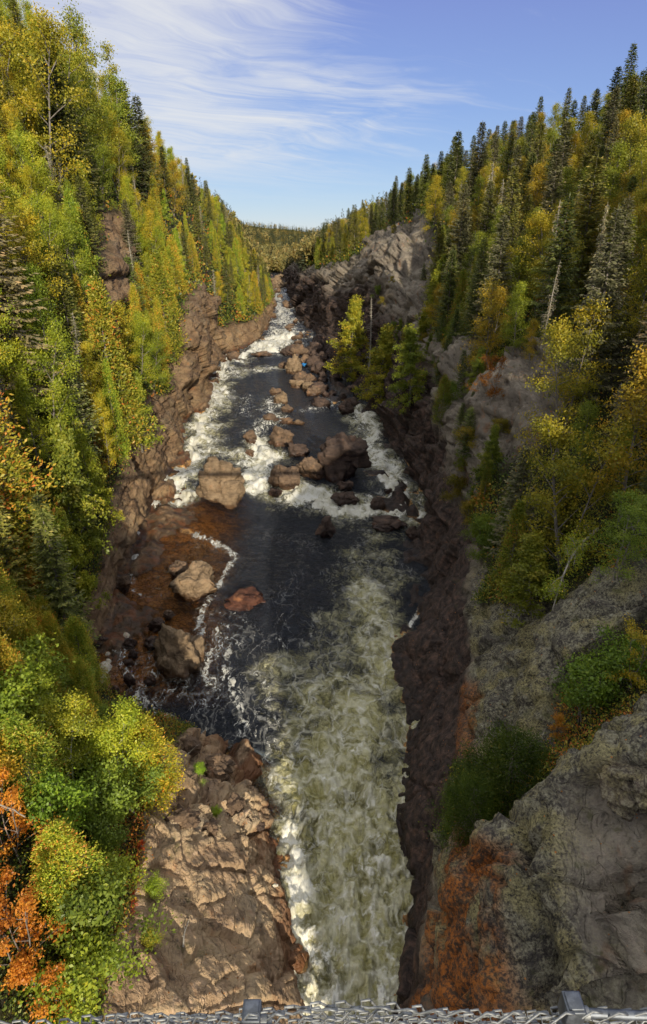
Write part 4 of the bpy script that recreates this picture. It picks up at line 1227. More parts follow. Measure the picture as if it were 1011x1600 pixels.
# skyline of the right ridge: spruces known by their tips, nearest first
SKY_R = [(991, 68, 92, "tallest dark spruce on the right skyline, at the frame edge"), (1006, 110, 90, "dark spruce at the right frame edge on the skyline"),
         (967, 104, 95, "second tall spruce on the right skyline, slimmer and bushy at the tip"), (934, 138, 98, "broad spruce on the right skyline left of the two tallest"),
         (920, 165, 100, "short spruce tucked against the broad skyline spruce"), (899, 156, 102, "slim leaning spruce on the right skyline"),
         (884, 195, 104, "thin dark spike-topped spruce on the right skyline"), (950, 180, 94, "small spruce below the two tallest on the right skyline"),
         (848, 200, 108, "small spruce poking from yellow birches on the right skyline"), (832, 197, 110, "brownish spruce on the right skyline"),
         (802, 188, 112, "tall full spruce standing alone in the middle of the right skyline"), (816, 208, 112, "shorter spruce touching the lone full spruce"),
         (772, 210, 116, "narrow spruce left of the lone full spruce on the right skyline"), (757, 225, 118, "small narrow spruce on the right skyline between two taller ones"),
         (741, 211, 120, "bushy spruce on the right skyline above the yellow birches"), (711, 212, 124, "spruce with a knobbly spire on the right skyline"),
         (722, 228, 124, "spruce standing close behind the knobbly one"), (690, 236, 130, "spruce on the right skyline above the grey knob"),
         (667, 241, 136, "pointed spruce on the skyline just left of the knob"), (677, 255, 133, "shorter spruce between two pointed ones above the knob"),
         (640, 262, 145, "full spruce on the skyline left of the knob top"), (652, 274, 142, "short spruce on the skyline beside the full one"),
         (617, 283, 155, "spruce on the descending right skyline over the knob's left side"), (628, 285, 150, "small spruce right behind the descending skyline"),
         (598, 315, 168, "spruce low on the descending right skyline"), (588, 318, 175, "narrow spruce low on the descending right skyline")]
for px, py, Y, lab in SKY_R:
    plant_top('spruce', px, py, Y, lab, tint=(.95, 1.0, .8), wide=1.0)
SKY_L = [('spruce', 212, 150, 122, "dark spruce on the left skyline below the tall birches", DIM), ('spruce', 190, 125, 112, "short dark spruce tip behind yellow birches on the left skyline", DIM),
         ('birch', 222, 185, 125, "russet-leaved thin tree on the left skyline", (1.1, .75, .6)), ('spruce', 252, 228, 140, "slender spruce on the left skyline", DIM),
         ('birch', 262, 232, 142, "thin orange birch leaning out of the left skyline", (1.2, .85, .6)), ('spruce', 292, 262, 160, "paired spruce on the left skyline, the taller", DIM),
         ('spruce', 300, 272, 165, "paired spruce on the left skyline, the shorter", DIM), ('spruce', 62, -8, 78, "dark spruce behind the birches at the top left", DIM),
         ('birch', 20, -20, 72, "tall golden birch at the top left corner", (1.2, 1, .7)), ('birch', 68, 18, 82, "grey-green aspen reaching up at the top left", (.9, .9, .9)),
         ('birch', 88, 62, 88, "olive birch on the top left slope against the cloud", (.95, 1, .8)), ('birch', 118, 68, 92, "yellow-green birch next to the tall white-trunked pair", (1, 1, .8)),
         ('birch', 178, 100, 105, "green and yellow birch right of the tall white-trunked pair", (.85, .95, .8))]
for k, px, py, Y, lab, tn in SKY_L:
    plant_top(k, px, py, Y, lab, tint=tn)

# --- the woods on both slopes: individual trees scattered over the ground
NO_TREE = [[(150, 335), (198, 335), (207, 560), (150, 560), (145, 420)], [(268, 505), (298, 445), (322, 470), (340, 600), (260, 690)],
           [(590, 365), (662, 335), (690, 420), (665, 520), (660, 640), (555, 600), (540, 440), (560, 400)],
           [(650, 570), (735, 565), (720, 690), (690, 760), (640, 650)], [(735, 740), (742, 640), (800, 555), (885, 555), (885, 690), (830, 750)]]


SHOW = [[(155, 340), (196, 340), (205, 470), (150, 490)], [(275, 500), (298, 450), (320, 475), (334, 560), (285, 610)],
        [(750, 640), (800, 562), (865, 562), (850, 680), (770, 715)], [(600, 400), (640, 350), (670, 400), (650, 500), (610, 500)], [(740, 1150), (750, 960), (870, 960), (900, 1010), (850, 1150)], [(135, 890), (300, 890), (300, 1085), (125, 1080)]]


def scatter(side, n, y0, y1, dmin, umin, umax, pick):
    b = BANK[side]; Q = b['P']; veg = b['veg']
    iy = np.nonzero((b['Yv'] > y0) & (b['Yv'] < y1))[0]; iu = np.nonzero((b['U'] > umin) & (b['U'] < umax))[0]
    out = []; tries = 0
    while len(out) < n and tries < n * 60:
        tries += 1
        i = int(RNG.integers(iy[0], iy[-1] + 1)); j = int(RNG.integers(iu[0], iu[-1] + 1))
        if veg[i, j] < .6:
            continue
        p = Q[i, j]
        px, py = proj(p[None])
        px, py = px[0], py[0]
        if px < -160 or px > 1170:
            continue
        ppx, ppy = np.array([px]), np.array([py])
        if any(in_poly(ppx, ppy, np.array(q, float))[0] for q in NO_TREE):
            continue
        col = p[None] + np.array([[0, 0, 2.], [0, 0, 4.5], [0, 0, 7.]])
        qx, qy = proj(col)
        if any(in_poly(qx, qy, np.array(q, float)).any() for q in SHOW):
            continue
        d = dmin * (1 + p[1] / 260)
        if any((p[0] - a) ** 2 + (p[1] - c) ** 2 < (d * (.8 if h < 12 else 1)) ** 2 for a, c, h in PLACED):
            continue
        r = pick(p, px, py, b['U'][j])
        if r is None:
            continue
        kind, h, label, group, kw = r
        plant(kind, (float(p[0]), float(p[1]), float(p[2]) - .15), h, label, group, **kw)
        out.append(p)
    return len(out)


def pick_left(p, px, py, u):
    r = U01(); Y = p[1]; nz = vnoise(np.array([[p[0] * .09, p[1] * .05, 3.]]), 5)[0]
    where = "low on the left slope by the rock edge" if u < 5.2 else ("half way up the left slope" if u < 7 else "along the top of the left slope")
    far = "far up the gorge, " if Y > 105 else ""
    if u < 6.2 and r < .50:
        tn = [(1.35, 1.2, .8), (1.2, 1.05, .75), (1.05, 1.2, .8)][RNG.integers(3)]
        nm = {0: "golden cedar", 1: "russet cedar", 2: "green cedar"}[[(1.35, 1.2, .8), (1.2, 1.05, .75), (1.05, 1.2, .8)].index(tn)]
        return ('cedar' if U01() < .5 else 'spread_cedar'), 6 + 4 * U01(), f"{nm} {far}{where}", f"{nm}s {far}{where}", dict(tint=tn, wide=.66 + .25 * U01())
    pb = .80 + .5 * nz if Y < 110 else .58 + .5 * nz
    if r < pb:
        q = RNG.integers(4)
        tn, nm, mt = [((1.35, 1.2, .75), "yellow birch", None), ((1.15, 1.22, .8), "olive birch", None), ((1.5, 1.4, .85), "green-leaved birch", M_GREEN), ((1.35, 1.1, .65), "golden birch", None)][q]
        return 'birch', 7 + 3.5 * U01(), f"{nm} {far}{where}", f"{nm}es {far}{where}", dict(tint=tn, mat=mt, wide=.62 + .35 * U01())
    if r < pb + .07:
        return 'dead_spruce', 7 + 3 * U01(), f"grey dead spruce {far}{where}", f"dead spruces {far}{where}", dict()
    tn, nm = [((1.15, 1.1, .9), "dark spruce"), ((1.7, 1.5, 1.05), "light green spruce")][RNG.integers(2)]
    return 'spruce', 7 + 4.5 * U01(), f"{nm} {far}{where}", f"{nm}s {far}{where}", dict(tint=tn, wide=.9)


def pick_right(p, px, py, u):
    r = U01(); Y = p[1]; nz = vnoise(np.array([[p[0] * .07, p[1] * .05, 9.]]), 15)[0]
    low = u < 6.3
    where = "low on the right slope above the wall" if low else ("half way up the right slope" if u < 7.3 else "near the top of the right slope")
    far = "far up the gorge, " if Y > 125 else ""
    pb = (.22 if low else .52) + .7 * nz
    if Y > 130:
        pb = .35 + .5 * nz
    if r < pb:
        q = RNG.integers(4)
        tn, nm, mt = [((1.15, .95, .6), "golden birch", None), ((1.0, .95, .7), "yellow birch", None), ((1.15, 1.05, .75), "green-leaved birch", M_GREEN), ((1.1, .8, .55), "orange-tinged birch", None)][q]
        return 'birch', 6 + 3.5 * U01(), f"{nm} {far}{where}", f"{nm}es {far}{where}", dict(tint=tn, mat=mt)
    if low and r < pb + .22:
        return 'cedar', 5 + 3.5 * U01(), f"shaded green cedar {far}{where}", f"shaded cedars {far}{where}", dict(tint=(.75, .8, .6), wide=.95)
    if r > .93:
        return 'dead_spruce', 7 + 4 * U01(), f"grey dead spruce {far}{where}", f"dead spruces {far}{where}", dict()
    q = RNG.integers(3)
    tn, nm, mt = [((.9, .95, .85), "dark spruce", None), ((1.4, 1.25, .9), "light olive spruce", None), ((.8, .8, .65), "thin grey-green spruce", M_PALE)][q]
    return 'spruce', 7 + 4.5 * U01(), f"{nm} {far}{where}", f"{nm}s {far}{where}", dict(tint=tn, mat=mt, wide=.8 + .45 * U01())


print("left", scatter(-1, 220, 27, 105, 1.9, 3.6, 8.7, pick_left), scatter(-1, 150, 105, 235, 2.6, 3.6, 9.0, pick_left))
print("right", scatter(1, 185, 27, 125, 2.2, 4.95, 8.6, pick_right), scatter(1, 130, 125, 240, 2.6, 4.9, 8.8, pick_right))


def pick_cliff(p, px, py, u):
    q = int(RNG.integers(4))
    kind, h, tn, nm, mt, nn = [('shrub', 1.8, (.8, .9, .6), "dull green shrub", None, 'g'), ('spread_cedar', 3.0, (.75, .78, .55), "small dark cedar", None, 'c'),
                               ('shrub', 1.6, (.8, .62, .4), "ochre-leaved shrub", M_BIRCH, 'o'), ('young_spruce', 2.8, (.8, .9, .75), "small dark spruce", None, 's')][q]
    zone = "near the river bend" if p[1] > 90 else ("below the tall spruces" if p[1] > 55 else "above the dark polished wall")
    return kind, h * (.7 + .7 * U01()), f"{nm} clinging to the shaded right cliff {zone}", f"{nm}s on the right cliff {zone}", dict(tint=tn, mat=mt)


def scatter_rock(n, y0, y1, umin, umax):
    b = BANK[1]; iy = np.nonzero((b['Yv'] > y0) & (b['Yv'] < y1))[0]; iu = np.nonzero((b['U'] > umin) & (b['U'] < umax))[0]; c = 0
    while c < n:
        p = b['P'][RNG.integers(iy[0], iy[-1] + 1), RNG.integers(iu[0], iu[-1] + 1)]
        px, py = proj(p[None])
        if px[0] > 1050 or (px[0] < 640 and py[0] > 345 and py[0] < 520 and U01() < .8):
            c += .2; continue
        kind, h, label, group, kw = pick_cliff(p, px, py, 0)
        plant(kind, (float(p[0]), float(p[1]), float(p[2]) - .1), h, label, group, **kw); c += 1


scatter_rock(52, 31, 72, 4.3, 6.2); scatter_rock(26, 72, 150, 4.1, 6.0)


def pick_thicket(p, px, py, u):
    if py > 1600 or py < 850 or (px < 125 and py > 1250):
        return None
    q = int(RNG.integers(7))
    kind, h, tn, nm, mt, wd = [('shrub', 1.9, (1.1, 1.05, .72), "green leafy shrub", None, 1.1), ('shrub', 1.8, (1.35, 1.2, .75), "yellow-green leafy shrub", None, 1.1),
                               ('fine_cedar', 3.2, (1.0, 1.0, .75), "small golden-green cedar", None, .8), ('shrub', 1.8, (.95, 1.0, .95), "grey-green leafy shrub", None, 1.1),
                               ('shrub', 1.7, (1.25, .85, .6), "russet leafy shrub", M_BIRCH, 1.0), ('fine_cedar', 3.4, (1.2, 1.05, .75), "slim golden cedar", None, .7),
                               ('fine_cedar', 3.0, (1.1, .85, .65), "russet-tipped cedar", None, .75)][q]
    return kind, h * (.8 + .5 * U01()), f"{nm} packed into the thicket at the lower left", f"{nm}s in the lower left thicket", dict(tint=tn, mat=mt, wide=wd)


print("thicket", scatter(-1, 90, 9, 30, .9, 3.6, 8.2, pick_thicket))


# unseen spruces added on the right bank behind the bridge to shade the chute
for x, y, h in [(13, -24, 6), (20, -22, 5), (27, -26, 6)]:
    plant('spruce', (x, y, ground_z(x, y) - .2), h, "unseen spruce added behind the footbridge for its shade", "unseen spruces added for shade")

# ------------------------------------------------------------------ undergrowth: nobody could count it
def undergrowth():
    g = Geo()
    for side, cnt in ((-1, 52000), (1, 36000)):
        b = BANK[side]; Q = b['P']; veg = b['veg']
        msk = (veg > .45) & (b['Yv'][:, None] > 8) & (b['Yv'][:, None] < 240) & (b['U'][None] > 3.3) & (b['U'][None] < 9)
        px, py = proj(Q)
        msk &= (px > -80) & (px < 1090) & (py < 1700)
        ii, jj = np.nonzero(msk)
        k = RNG.integers(0, len(ii), cnt)
        P = Q[ii[k], jj[k]]
        d_ = P[:, 1]
        s = np.clip(d_ / 45, .45, 2.4)
        for _ in range(3):
            q = P + RNG.normal(size=P.shape) * np.c_[.32 * s, .32 * s, .18 * s] + np.c_[0 * s, 0 * s, .22 * s]
            hue = np.clip(.45 + .9 * vnoise(P * .35, 44) + .25 * RNG.normal(size=len(P)), 0, 1)
            ln = .20 * s * (.6 + .8 * U01(len(P)))
            g.blades(q, RNG.normal(size=P.shape) + np.array([0, 0, .5]), ln, ln * .6, hue)
    return g.mesh("undergrowth", False)


M_UNDER = leaf_material("undergrowth_leaves", [(0, (0.043, 0.072, 0.017)), (.4, (0.116, 0.160, 0.026)), (.65, (0.261, 0.275, 0.036)), (.85, (0.478, 0.348, 0.043)), (1, (0.522, 0.174, 0.036))], .3)
ug = link("undergrowth", undergrowth(), M_UNDER)
ug["kind"] = "stuff"
tag(ug, "low mixed green and yellow undergrowth covering both slopes between the trees", "undergrowth")


# ------------------------------------------------------------------ far-off wood and hills
def lo_tree(conifer):
    g = Geo()
    if conifer:
        n = 70; f = (np.arange(n) + U01(n)) / n; ph = U01(n) * 6.28
        r = 1.5 * (1 - f) ** .85
        c = np.c_[0 * f, 0 * f, f * 9.2 + .8]
        d = np.c_[np.cos(ph), np.sin(ph), -.35 + .5 * f]
        g.blades(c, d, r + .25, .55 + .3 * (1 - f), .1 + .5 * U01(n), np.array([0, 0, 1.]) + RNG.normal(size=(n, 3)) * .3)
    else:
        n = 80; v = unit(RNG.normal(size=(n, 3))) * (U01(n) ** .4)[:, None]
        c = v * np.array([1.9, 1.9, 2.9]) + np.array([0, 0, 5.2])
        g.blades(c, v + RNG.normal(size=(n, 3)) * .8, .9 + .5 * U01(n), .8, .3 + .6 * U01(n))
    return np.concatenate(g.V), np.concatenate(g.F), np.concatenate(g.A)


LO = {True: [lo_tree(True) for _ in range(4)], False: [lo_tree(False) for _ in range(4)]}


def far_height(x, y):
    """hills beyond the end of the gorge"""
    p = np.c_[x / 260, y / 260, 0 * x]
    ridge = np.exp(-((y - 1500) / 620) ** 2) * np.clip(24 - .10 * x, 2, 60) + 10 * np.exp(-((y - 760) / 240) ** 2 - ((x + 140) / 120) ** 2)
    val = np.clip((np.abs(x + 22) - 30 + 12 * np.sin(y / 90)) / 130, 0, 1) * 14 * np.clip((1400 - y) / 600, 0, 1)
    return 7.5 - 5.0 * sstep(470, 402, y) + ridge + val + 9 * fbm(p, 3, 71) * np.clip((y - 430) / 250, 0, 1)


def far_land():
    yy = np.concatenate([np.linspace(380, 900, 70), np.linspace(915, 9000, 60)]); xx = np.linspace(-1, 1, 120)
    X = np.sign(xx)[None] * np.abs(xx)[None] ** 1.6 * (yy[:, None] * .9 + 300); Y = np.broadcast_to(yy[:, None], X.shape)
    Z = far_height(X.reshape(-1), Y.reshape(-1)); 
    return mesh_from("far_hills", np.c_[X.reshape(-1), Y.reshape(-1), Z], grid_faces(len(yy), 120, True))


m, t = new_mat("forest_floor")
fc = t.ramp(t.noise(t.n('ShaderNodeNewGeometry').outputs['Position'], .05, 8, .7), [(.35, (.05, .06, .025)), (.5, (.12, .10, .03)), (.65, (.20, .13, .035))])
t.out(t.n('ShaderNodeBsdfDiffuse', {'Color': fc}).outputs[0])
fh = link("hills", far_land(), m); fh["kind"] = "structure"; fh["label"] = "low wooded hills closing the valley at the horizon"


def far_forest():
    VV, FF, AA = [], [], []; n0 = 0

    def put(x, y, z, con, s):
        nonlocal n0
        V, F, A = LO[con][RNG.integers(4)]
        a = U01() * 6.28; c_, s_ = math.cos(a), math.sin(a)
        Vr = np.c_[V[:, 0] * c_ - V[:, 1] * s_, V[:, 0] * s_ + V[:, 1] * c_, V[:, 2]] * s + np.array([x, y, z])
        VV.append(Vr); FF.append(F + n0); n0 += len(V)
        base = (.0 if con else .5)
        AA.append(np.clip(base + A * .45 + (.08 * RNG.normal()), 0, 1))
    for side, n in ((-1, 420), (1, 420)):
        b = BANK[side]; iy = np.nonzero((b['Yv'] > 225) & (b['Yv'] < 425))[0]; iu = np.nonzero((b['U'] > 4.4) & (b['U'] < 9.6))[0]
        for _ in range(n):
            p = b['P'][RNG.integers(iy[0], iy[-1] + 1), RNG.integers(iu[0], iu[-1] + 1)]
            put(p[0], p[1], p[2] - .2, U01() < .6, .75 + .4 * U01())
    k = 0
    while k < 3600:
        y = 405 + 1500 * U01() ** 1.5; x = RNG.normal() * (40 + y * .13) - 30
        z = far_height(np.array([x]), np.array([y]))[0]
        if k < 330:
            y = 403 + 70 * U01() ** 1.4; x = -26 + 26 * RNG.normal(); z = far_height(np.array([x]), np.array([y]))[0]
        put(x, y, z - .3, U01() < (.50 if y < 520 else .88), .75 + .5 * U01()); k += 1
    return mesh_from("distant_forest", np.concatenate(VV), np.concatenate(FF), {"rnd": np.concatenate(AA)}, False)


M_FAR = leaf_material("distant_foliage", [(0, (.06, .075, .045)), (.35, (.12, .13, .06)), (.55, (.20, .195, .075)), (.8, (.31, .26, .08)), (1, (.36, .25, .08))], .3)
ff = link("distant_forest", far_forest(), M_FAR)
ff["kind"] = "stuff"
tag(ff, "far-off mixed autumn forest covering the hills at the end of the gorge", "forest")

# ------------------------------------------------------------------ boulders
def boulder_mesh(seed, sub=5, layers=((.9, .34), (.4, .13), (.17, .045)), flat=1.0):
    import bmesh
    bm = bmesh.new(); bmesh.ops.create_icosphere(bm, subdivisions=sub, radius=1.0)
    V = np.array([v.co[:] for v in bm.verts]); F = np.array([[v.index for v in f.verts] for f in bm.faces]); bm.free()
    N = V.copy()
    # cut the ball with random planes to get flat broken faces
    rg = np.random.default_rng(seed)
    for _ in range(13):
        n = unit(rg.normal(size=3)); d = .58 + .28 * rg.random()
        h = V @ n - d
        V = V - np.where(h > 0, h * .93, 0)[:, None] * n
    q = V + seed * 3.1
    V = V + N * (rock_disp(q, [(a, b, None) for a, b in layers], seed)[:, None] + .025 * fbm(q * 3, 3, seed)[:, None])
    V[:, 2] *= flat
    return V, F


def rock_obj_material(name, stops, wetline=.18, rust=.4):
    m, t = new_mat(name)
    pos = t.n('ShaderNodeNewGeometry').outputs['Position']
    hw = t.attr("hw")
    n1 = t.noise(pos, 1.1, 6, .65); n2 = t.noise(pos, 6, 6, .7)
    lay = t.noise(t.vmath('MULTIPLY', pos, (.8, .8, 4.0)), 1.2, 5, .6, .6)
    c = t.ramp(t.math('ADD', t.math('MULTIPLY', n1, .6), t.math('MULTIPLY', lay, .4)), stops)
    c = t.mix(t.math('MULTIPLY', t.sm(n2, .45, .3), .55), c, (.06, .045, .037))
    c = t.mix(t.math('MULTIPLY', t.sm(n1, .55, .7), rust), c, (.34, .14, .055))
    w_ = t.sm(t.math('MULTIPLY_ADD', t.math('SUBTRACT', n1, .5), .5, hw), wetline + .35, wetline)
    c = t.mix(t.math('MULTIPLY', w_, .8), c, t.mix(1.0, c, (.35, .26, .22), 'MULTIPLY'))
    h = t.math('ADD', t.math('MULTIPLY', n2, .06), t.math('ADD', t.math('MULTIPLY', lay, .10), t.math('MULTIPLY', t.sm(t.vor(pos, 2.2, 'DISTANCE_TO_EDGE'), 0, .05), .04)))
    b = t.n('ShaderNodeBump', {'Strength': .8, 'Distance': 1.0, 'Height': h})
    p = t.n('ShaderNodeBsdfPrincipled', {'Base Color': c, 'Roughness': t.math('MULTIPLY_ADD', w_, -.55, .85), 'Normal': b.outputs[0], 'Specular IOR Level': .35})
    t.out(p.outputs[0])
    return m


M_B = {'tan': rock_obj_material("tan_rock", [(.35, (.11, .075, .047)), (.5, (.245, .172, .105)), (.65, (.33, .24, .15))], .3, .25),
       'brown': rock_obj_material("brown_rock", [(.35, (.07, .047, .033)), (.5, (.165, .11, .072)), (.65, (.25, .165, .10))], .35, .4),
       'dark': rock_obj_material("dark_wet_and_shaded_rock", [(.35, (.04, .028, .024)), (.5, (.09, .06, .047)), (.65, (.15, .10, .075))], .3, .2),  # wet rock tone, also used to paint boulders as shaded
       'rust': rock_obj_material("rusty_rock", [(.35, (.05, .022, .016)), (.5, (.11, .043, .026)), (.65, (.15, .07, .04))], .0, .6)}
BSHARE = [boulder_mesh(900 + i, 4) for i in range(7)]


def boulder(px, base, wpx, hpx, col, label, group=None, seed=None, tilt=0.0, sink=.28, depth=.8, name="boulder"):
    x, y, z = wpt(px, base)
    t_ = y * CP + (H - z) * SP
    w_ = wpx * t_ / FPX / 2
    vis = hpx * t_ / FPX
    el = math.atan2(H - z, y)
    # the picture height shows top depth and front height together
    hh = max(.25 * w_, (vis - 2 * w_ * depth * math.sin(el) * .55) / max(.3, math.cos(el)))
    hh = min(hh, 1.5 * w_ * 2)
    V, F = (boulder_mesh(seed, 5) if seed is not None else BSHARE[RNG.integers(7)])
    V = V.copy()
    rz = U01() * 6.28 if seed is None else 0
    c_, s_ = math.cos(rz), math.sin(rz)
    V = np.c_[V[:, 0] * c_ - V[:, 1] * s_, V[:, 0] * s_ + V[:, 1] * c_, V[:, 2]]
    hz = hh / (2 - 2 * sink) * 1.15
    ext = np.abs(V).max(0)
    V = V / ext * np.array([w_, w_ * depth, hz])
    if tilt:
        c_, s_ = math.cos(tilt), math.sin(tilt)
        V = np.c_[V[:, 0] * c_ + V[:, 2] * s_, V[:, 1], -V[:, 0] * s_ + V[:, 2] * c_]
    lift = hz * (1 - 2 * sink)
    me = mesh_from(name, V, F, dict(hw=V[:, 2] + lift))
    o = link(name, me, M_B[col])
    o.location = (x, y + w_ * depth * .5, z + lift)
    return tag(o, label, "boulder", group)


BL_ = [
    (345, 790, 88, 84, 'tan', "big sunlit tan boulder with ledged face, left in the main rapid", 11, 0),
    (536, 748, 92, 82, 'dark', "largest dark brown boulder, slab-sided, right of the main rapid", 12, .15),  # dark rock colour stands in for the shade on this boulder
    (490, 748, 58, 38, 'brown', "long brown boulder wedged left of the largest dark one", 13, .3),
    (446, 762, 56, 38, 'brown', "low reddish-brown boulder in foam, between tan and long brown ones", 14, -.1),
    (441, 696, 46, 30, 'brown', "squat grey-brown boulder up-river of the central pile", 15, .1),
    (466, 712, 38, 24, 'dark', "dark wet boulder behind the long brown one", 16, 0),
    (392, 692, 26, 20, 'brown', "small rust boulder alone in the left white water", 17, 0),
    (390, 712, 15, 10, 'brown', "tiny rock downstream of the small rust boulder", 18, 0),
    (538, 787, 50, 22, 'dark', "flat dark boulder in foam below the largest one", 19, .1),
    (540, 768, 28, 20, 'dark', "small reddish-dark boulder touching the largest one's foot", 20, 0),
    (508, 842, 34, 34, 'dark', "dark pointed boulder at the lower lip of the right rapid", 21, 0),
    (590, 796, 26, 20, 'dark', "black boulder splashed by foam near the right wall", 22, 0),
    (608, 772, 16, 10, 'dark', "little black rock in foam by the right wall", 23, 0),
    (606, 828, 66, 24, 'dark', "long low dark ledge rock under the right rapid", 24, .1),
    (648, 842, 30, 22, 'dark', "dark rock against the right wall below the rapid", 25, 0),
    (430, 775, 24, 14, 'dark', "small wet rock on the lip right of the tan boulder", 26, 0),
    (440, 632, 28, 20, 'tan', "tan boulder heading the mid-river row", 27, 0), (447, 645, 24, 14, 'brown', "brown rock just below the tan head of the row", 28, 0),
    (431, 618, 22, 14, 'brown', "small brown rock at the upstream end of the mid-river row", 29, 0), (424, 660, 30, 14, 'brown', "low wide rock left of the mid-river row", 30, 0),
    (466, 664, 22, 10, 'tan', "flat pale rock right of the mid-river row", 31, 0), (448, 664, 26, 12, 'brown', "flat brown rock closing the mid-river row", 32, 0),
    (459, 584, 30, 28, 'tan', "split tan boulder with the blue bundle beside it", 33, 0), (365, 563, 24, 14, 'brown', "rock in the left upper rapid close to the wall", 34, 0),
    (407, 558, 38, 10, 'brown', "long low rock awash in the upper rapid", 35, 0), (452, 555, 36, 14, 'dark', "dark boulder at the head of the boulder shore", 36, 0),
    (444, 575, 20, 10, 'brown', "small rock left of the split tan boulder", 37, 0), (464, 606, 26, 14, 'tan', "pale boulder below the split tan one", 38, 0),
    (481, 612, 26, 18, 'tan', "sunlit orange-tan boulder on the boulder shore", 39, 0),
    (302, 938, 84, 58, 'tan', "striped pale slab lying in the shallow amber pool", 40, -.25), (282, 905, 38, 28, 'brown', "brown block behind the striped pale slab in the pool", 41, 0),
    (190, 922, 28, 24, 'brown', "grey-brown stone against the left shore of the pool", 43, 0),
    (245, 985, 30, 22, 'dark', "dark stone at the left corner of the submerged slab", 44, 0), (262, 968, 26, 18, 'brown', "broken stone next to the dark one by the submerged slab", 45, 0),
    (236, 1010, 24, 16, 'dark', "dark wet stone near the foam lumps", 46, 0),
]
for px, b, w_, h_, c, lab, sd, tl in BL_:
    boulder(px, b, w_, h_, c, lab, seed=sd, tilt=tl)
boulder(278, 1048, 96, 84, 'tan', "big flat half-submerged slab with amber edges in the pool", seed=42, sink=.44, depth=1.0)
boulder(384, 950, 78, 34, 'rust', "red-brown boulder just breaking the water at the shadow line", seed=47, sink=.475, depth=.9)
# the boulder shore under the right wall, upstream
for i in range(34):
    px = 468 + 105 * U01(); py = 552 + 95 * U01()
    if px > 500 + (py - 545) * .9 or px < 452 + (py - 552) * .35:
        px = 470 + (py - 552) * .55 + 30 * (U01() - .3)
    s = 12 + 22 * U01() ** 1.6
    lit = px < 478 + (py - 552) * .2  # sun and shade painted by rock colour: brown where lit, dark elsewhere
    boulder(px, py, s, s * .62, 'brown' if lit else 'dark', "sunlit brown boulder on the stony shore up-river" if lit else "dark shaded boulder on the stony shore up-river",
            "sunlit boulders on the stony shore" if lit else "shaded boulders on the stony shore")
for i in range(16):
    py = 437 + 110 * U01() ** .8
    c0 = np.interp(py, [437, 470, 500, 545], [436, 444, 462, 470])
    boulder(c0 + 10 * RNG.normal(), py, 6 + 12 * U01(), 5 + 5 * U01(), 'brown', "small brown rock in the far upper river", "rocks in the far upper river")
for i in range(9):
    boulder(428 + 22 * U01(), 437 + 14 * U01(), 9 + 8 * U01(), 7 + 4 * U01(), 'tan', "pale sunlit rock at the bend where the river disappears", "pale rocks at the river bend")
# wet stones in the recess left of the pool
for i in range(16):
    boulder(140 + 100 * U01(), 1000 + 95 * U01(), 14 + 16 * U01(), 12 + 8 * U01(), 'dark', "dark wet stone in the recess left of the pool", "wet stones in the recess")


def on_rock(px, py, w_, h_, d_, col, label, seed, tilt=0, name="boulder", cat="boulder", sub=5):
    p = ray(px, py)
    V, F = boulder_mesh(seed, sub)
    V = V / np.abs(V).max(0) * np.array([w_, d_, h_])
    c_, s_ = math.cos(tilt), math.sin(tilt)
    V = np.c_[V[:, 0] * c_ + V[:, 2] * s_, V[:, 1], -V[:, 0] * s_ + V[:, 2] * c_]
    o = link(name, mesh_from(name, V, F, dict(hw=V[:, 2] + 3)), M_B[col] if isinstance(col, str) else col)
    o.location = (p.x, p.y, p.z + h_ * .35)
    return tag(o, label, cat)


on_rock(295, 1172, .62, .55, .5, 'brown', "rounded brown boulder at the tip of the rock, topmost next to the bush", 61)
on_rock(292, 1225, .38, .5, .35, 'tan', "upright tan stone below the rounded boulder at the bush", 62, .2)
on_rock(288, 1282, .75, .45, .55, 'brown', "flat-topped brown block beside the bush", 63)
on_rock(338, 1210, 1.0, .7, .7, 'brown', "large angular block at the tip of the rock over the pool", 64, -.15)
on_rock(366, 1265, .55, .5, .45, 'brown', "angular block right of the dark cracks", 65)
on_rock(330, 1300, .5, .35, .45, 'brown', "loose brown block in the dark cracks of the rock", 66)
on_rock(405, 1292, .28, .22, .3, 'dark', "blue-black wet stone on the amber water edge", 67)
ob = on_rock(1000, 1235, 1.2, .7, .9, M_ROCK, "overhanging crusty block on the big lichened rock at the right edge", 68)
for a_, v_ in (("lich", .8), ("dark", .35)):
    q_ = ob.data.attributes.new(a_, 'FLOAT', 'POINT'); q_.data.foreach_set("value", np.full(len(ob.data.vertices), v_, np.float32))

# foam lumps in the recess
m, t = new_mat("stiff_foam")
fp = t.n('ShaderNodeNewGeometry').outputs['Position']
fb_ = t.n('ShaderNodeBump', {'Strength': .5, 'Distance': .3, 'Height': t.noise(fp, 9, 5, .6)})
t.out(t.n('ShaderNodeBsdfPrincipled', {'Base Color': t.ramp(t.noise(fp, 4, 5, .6), [(.35, (.52, .46, .33)), (.6, (.74, .69, .56))]), 'Roughness': .9,
                                       'Normal': fb_.outputs[0], 'Subsurface Weight': .2}).outputs[0])
M_FOAMLUMP = m


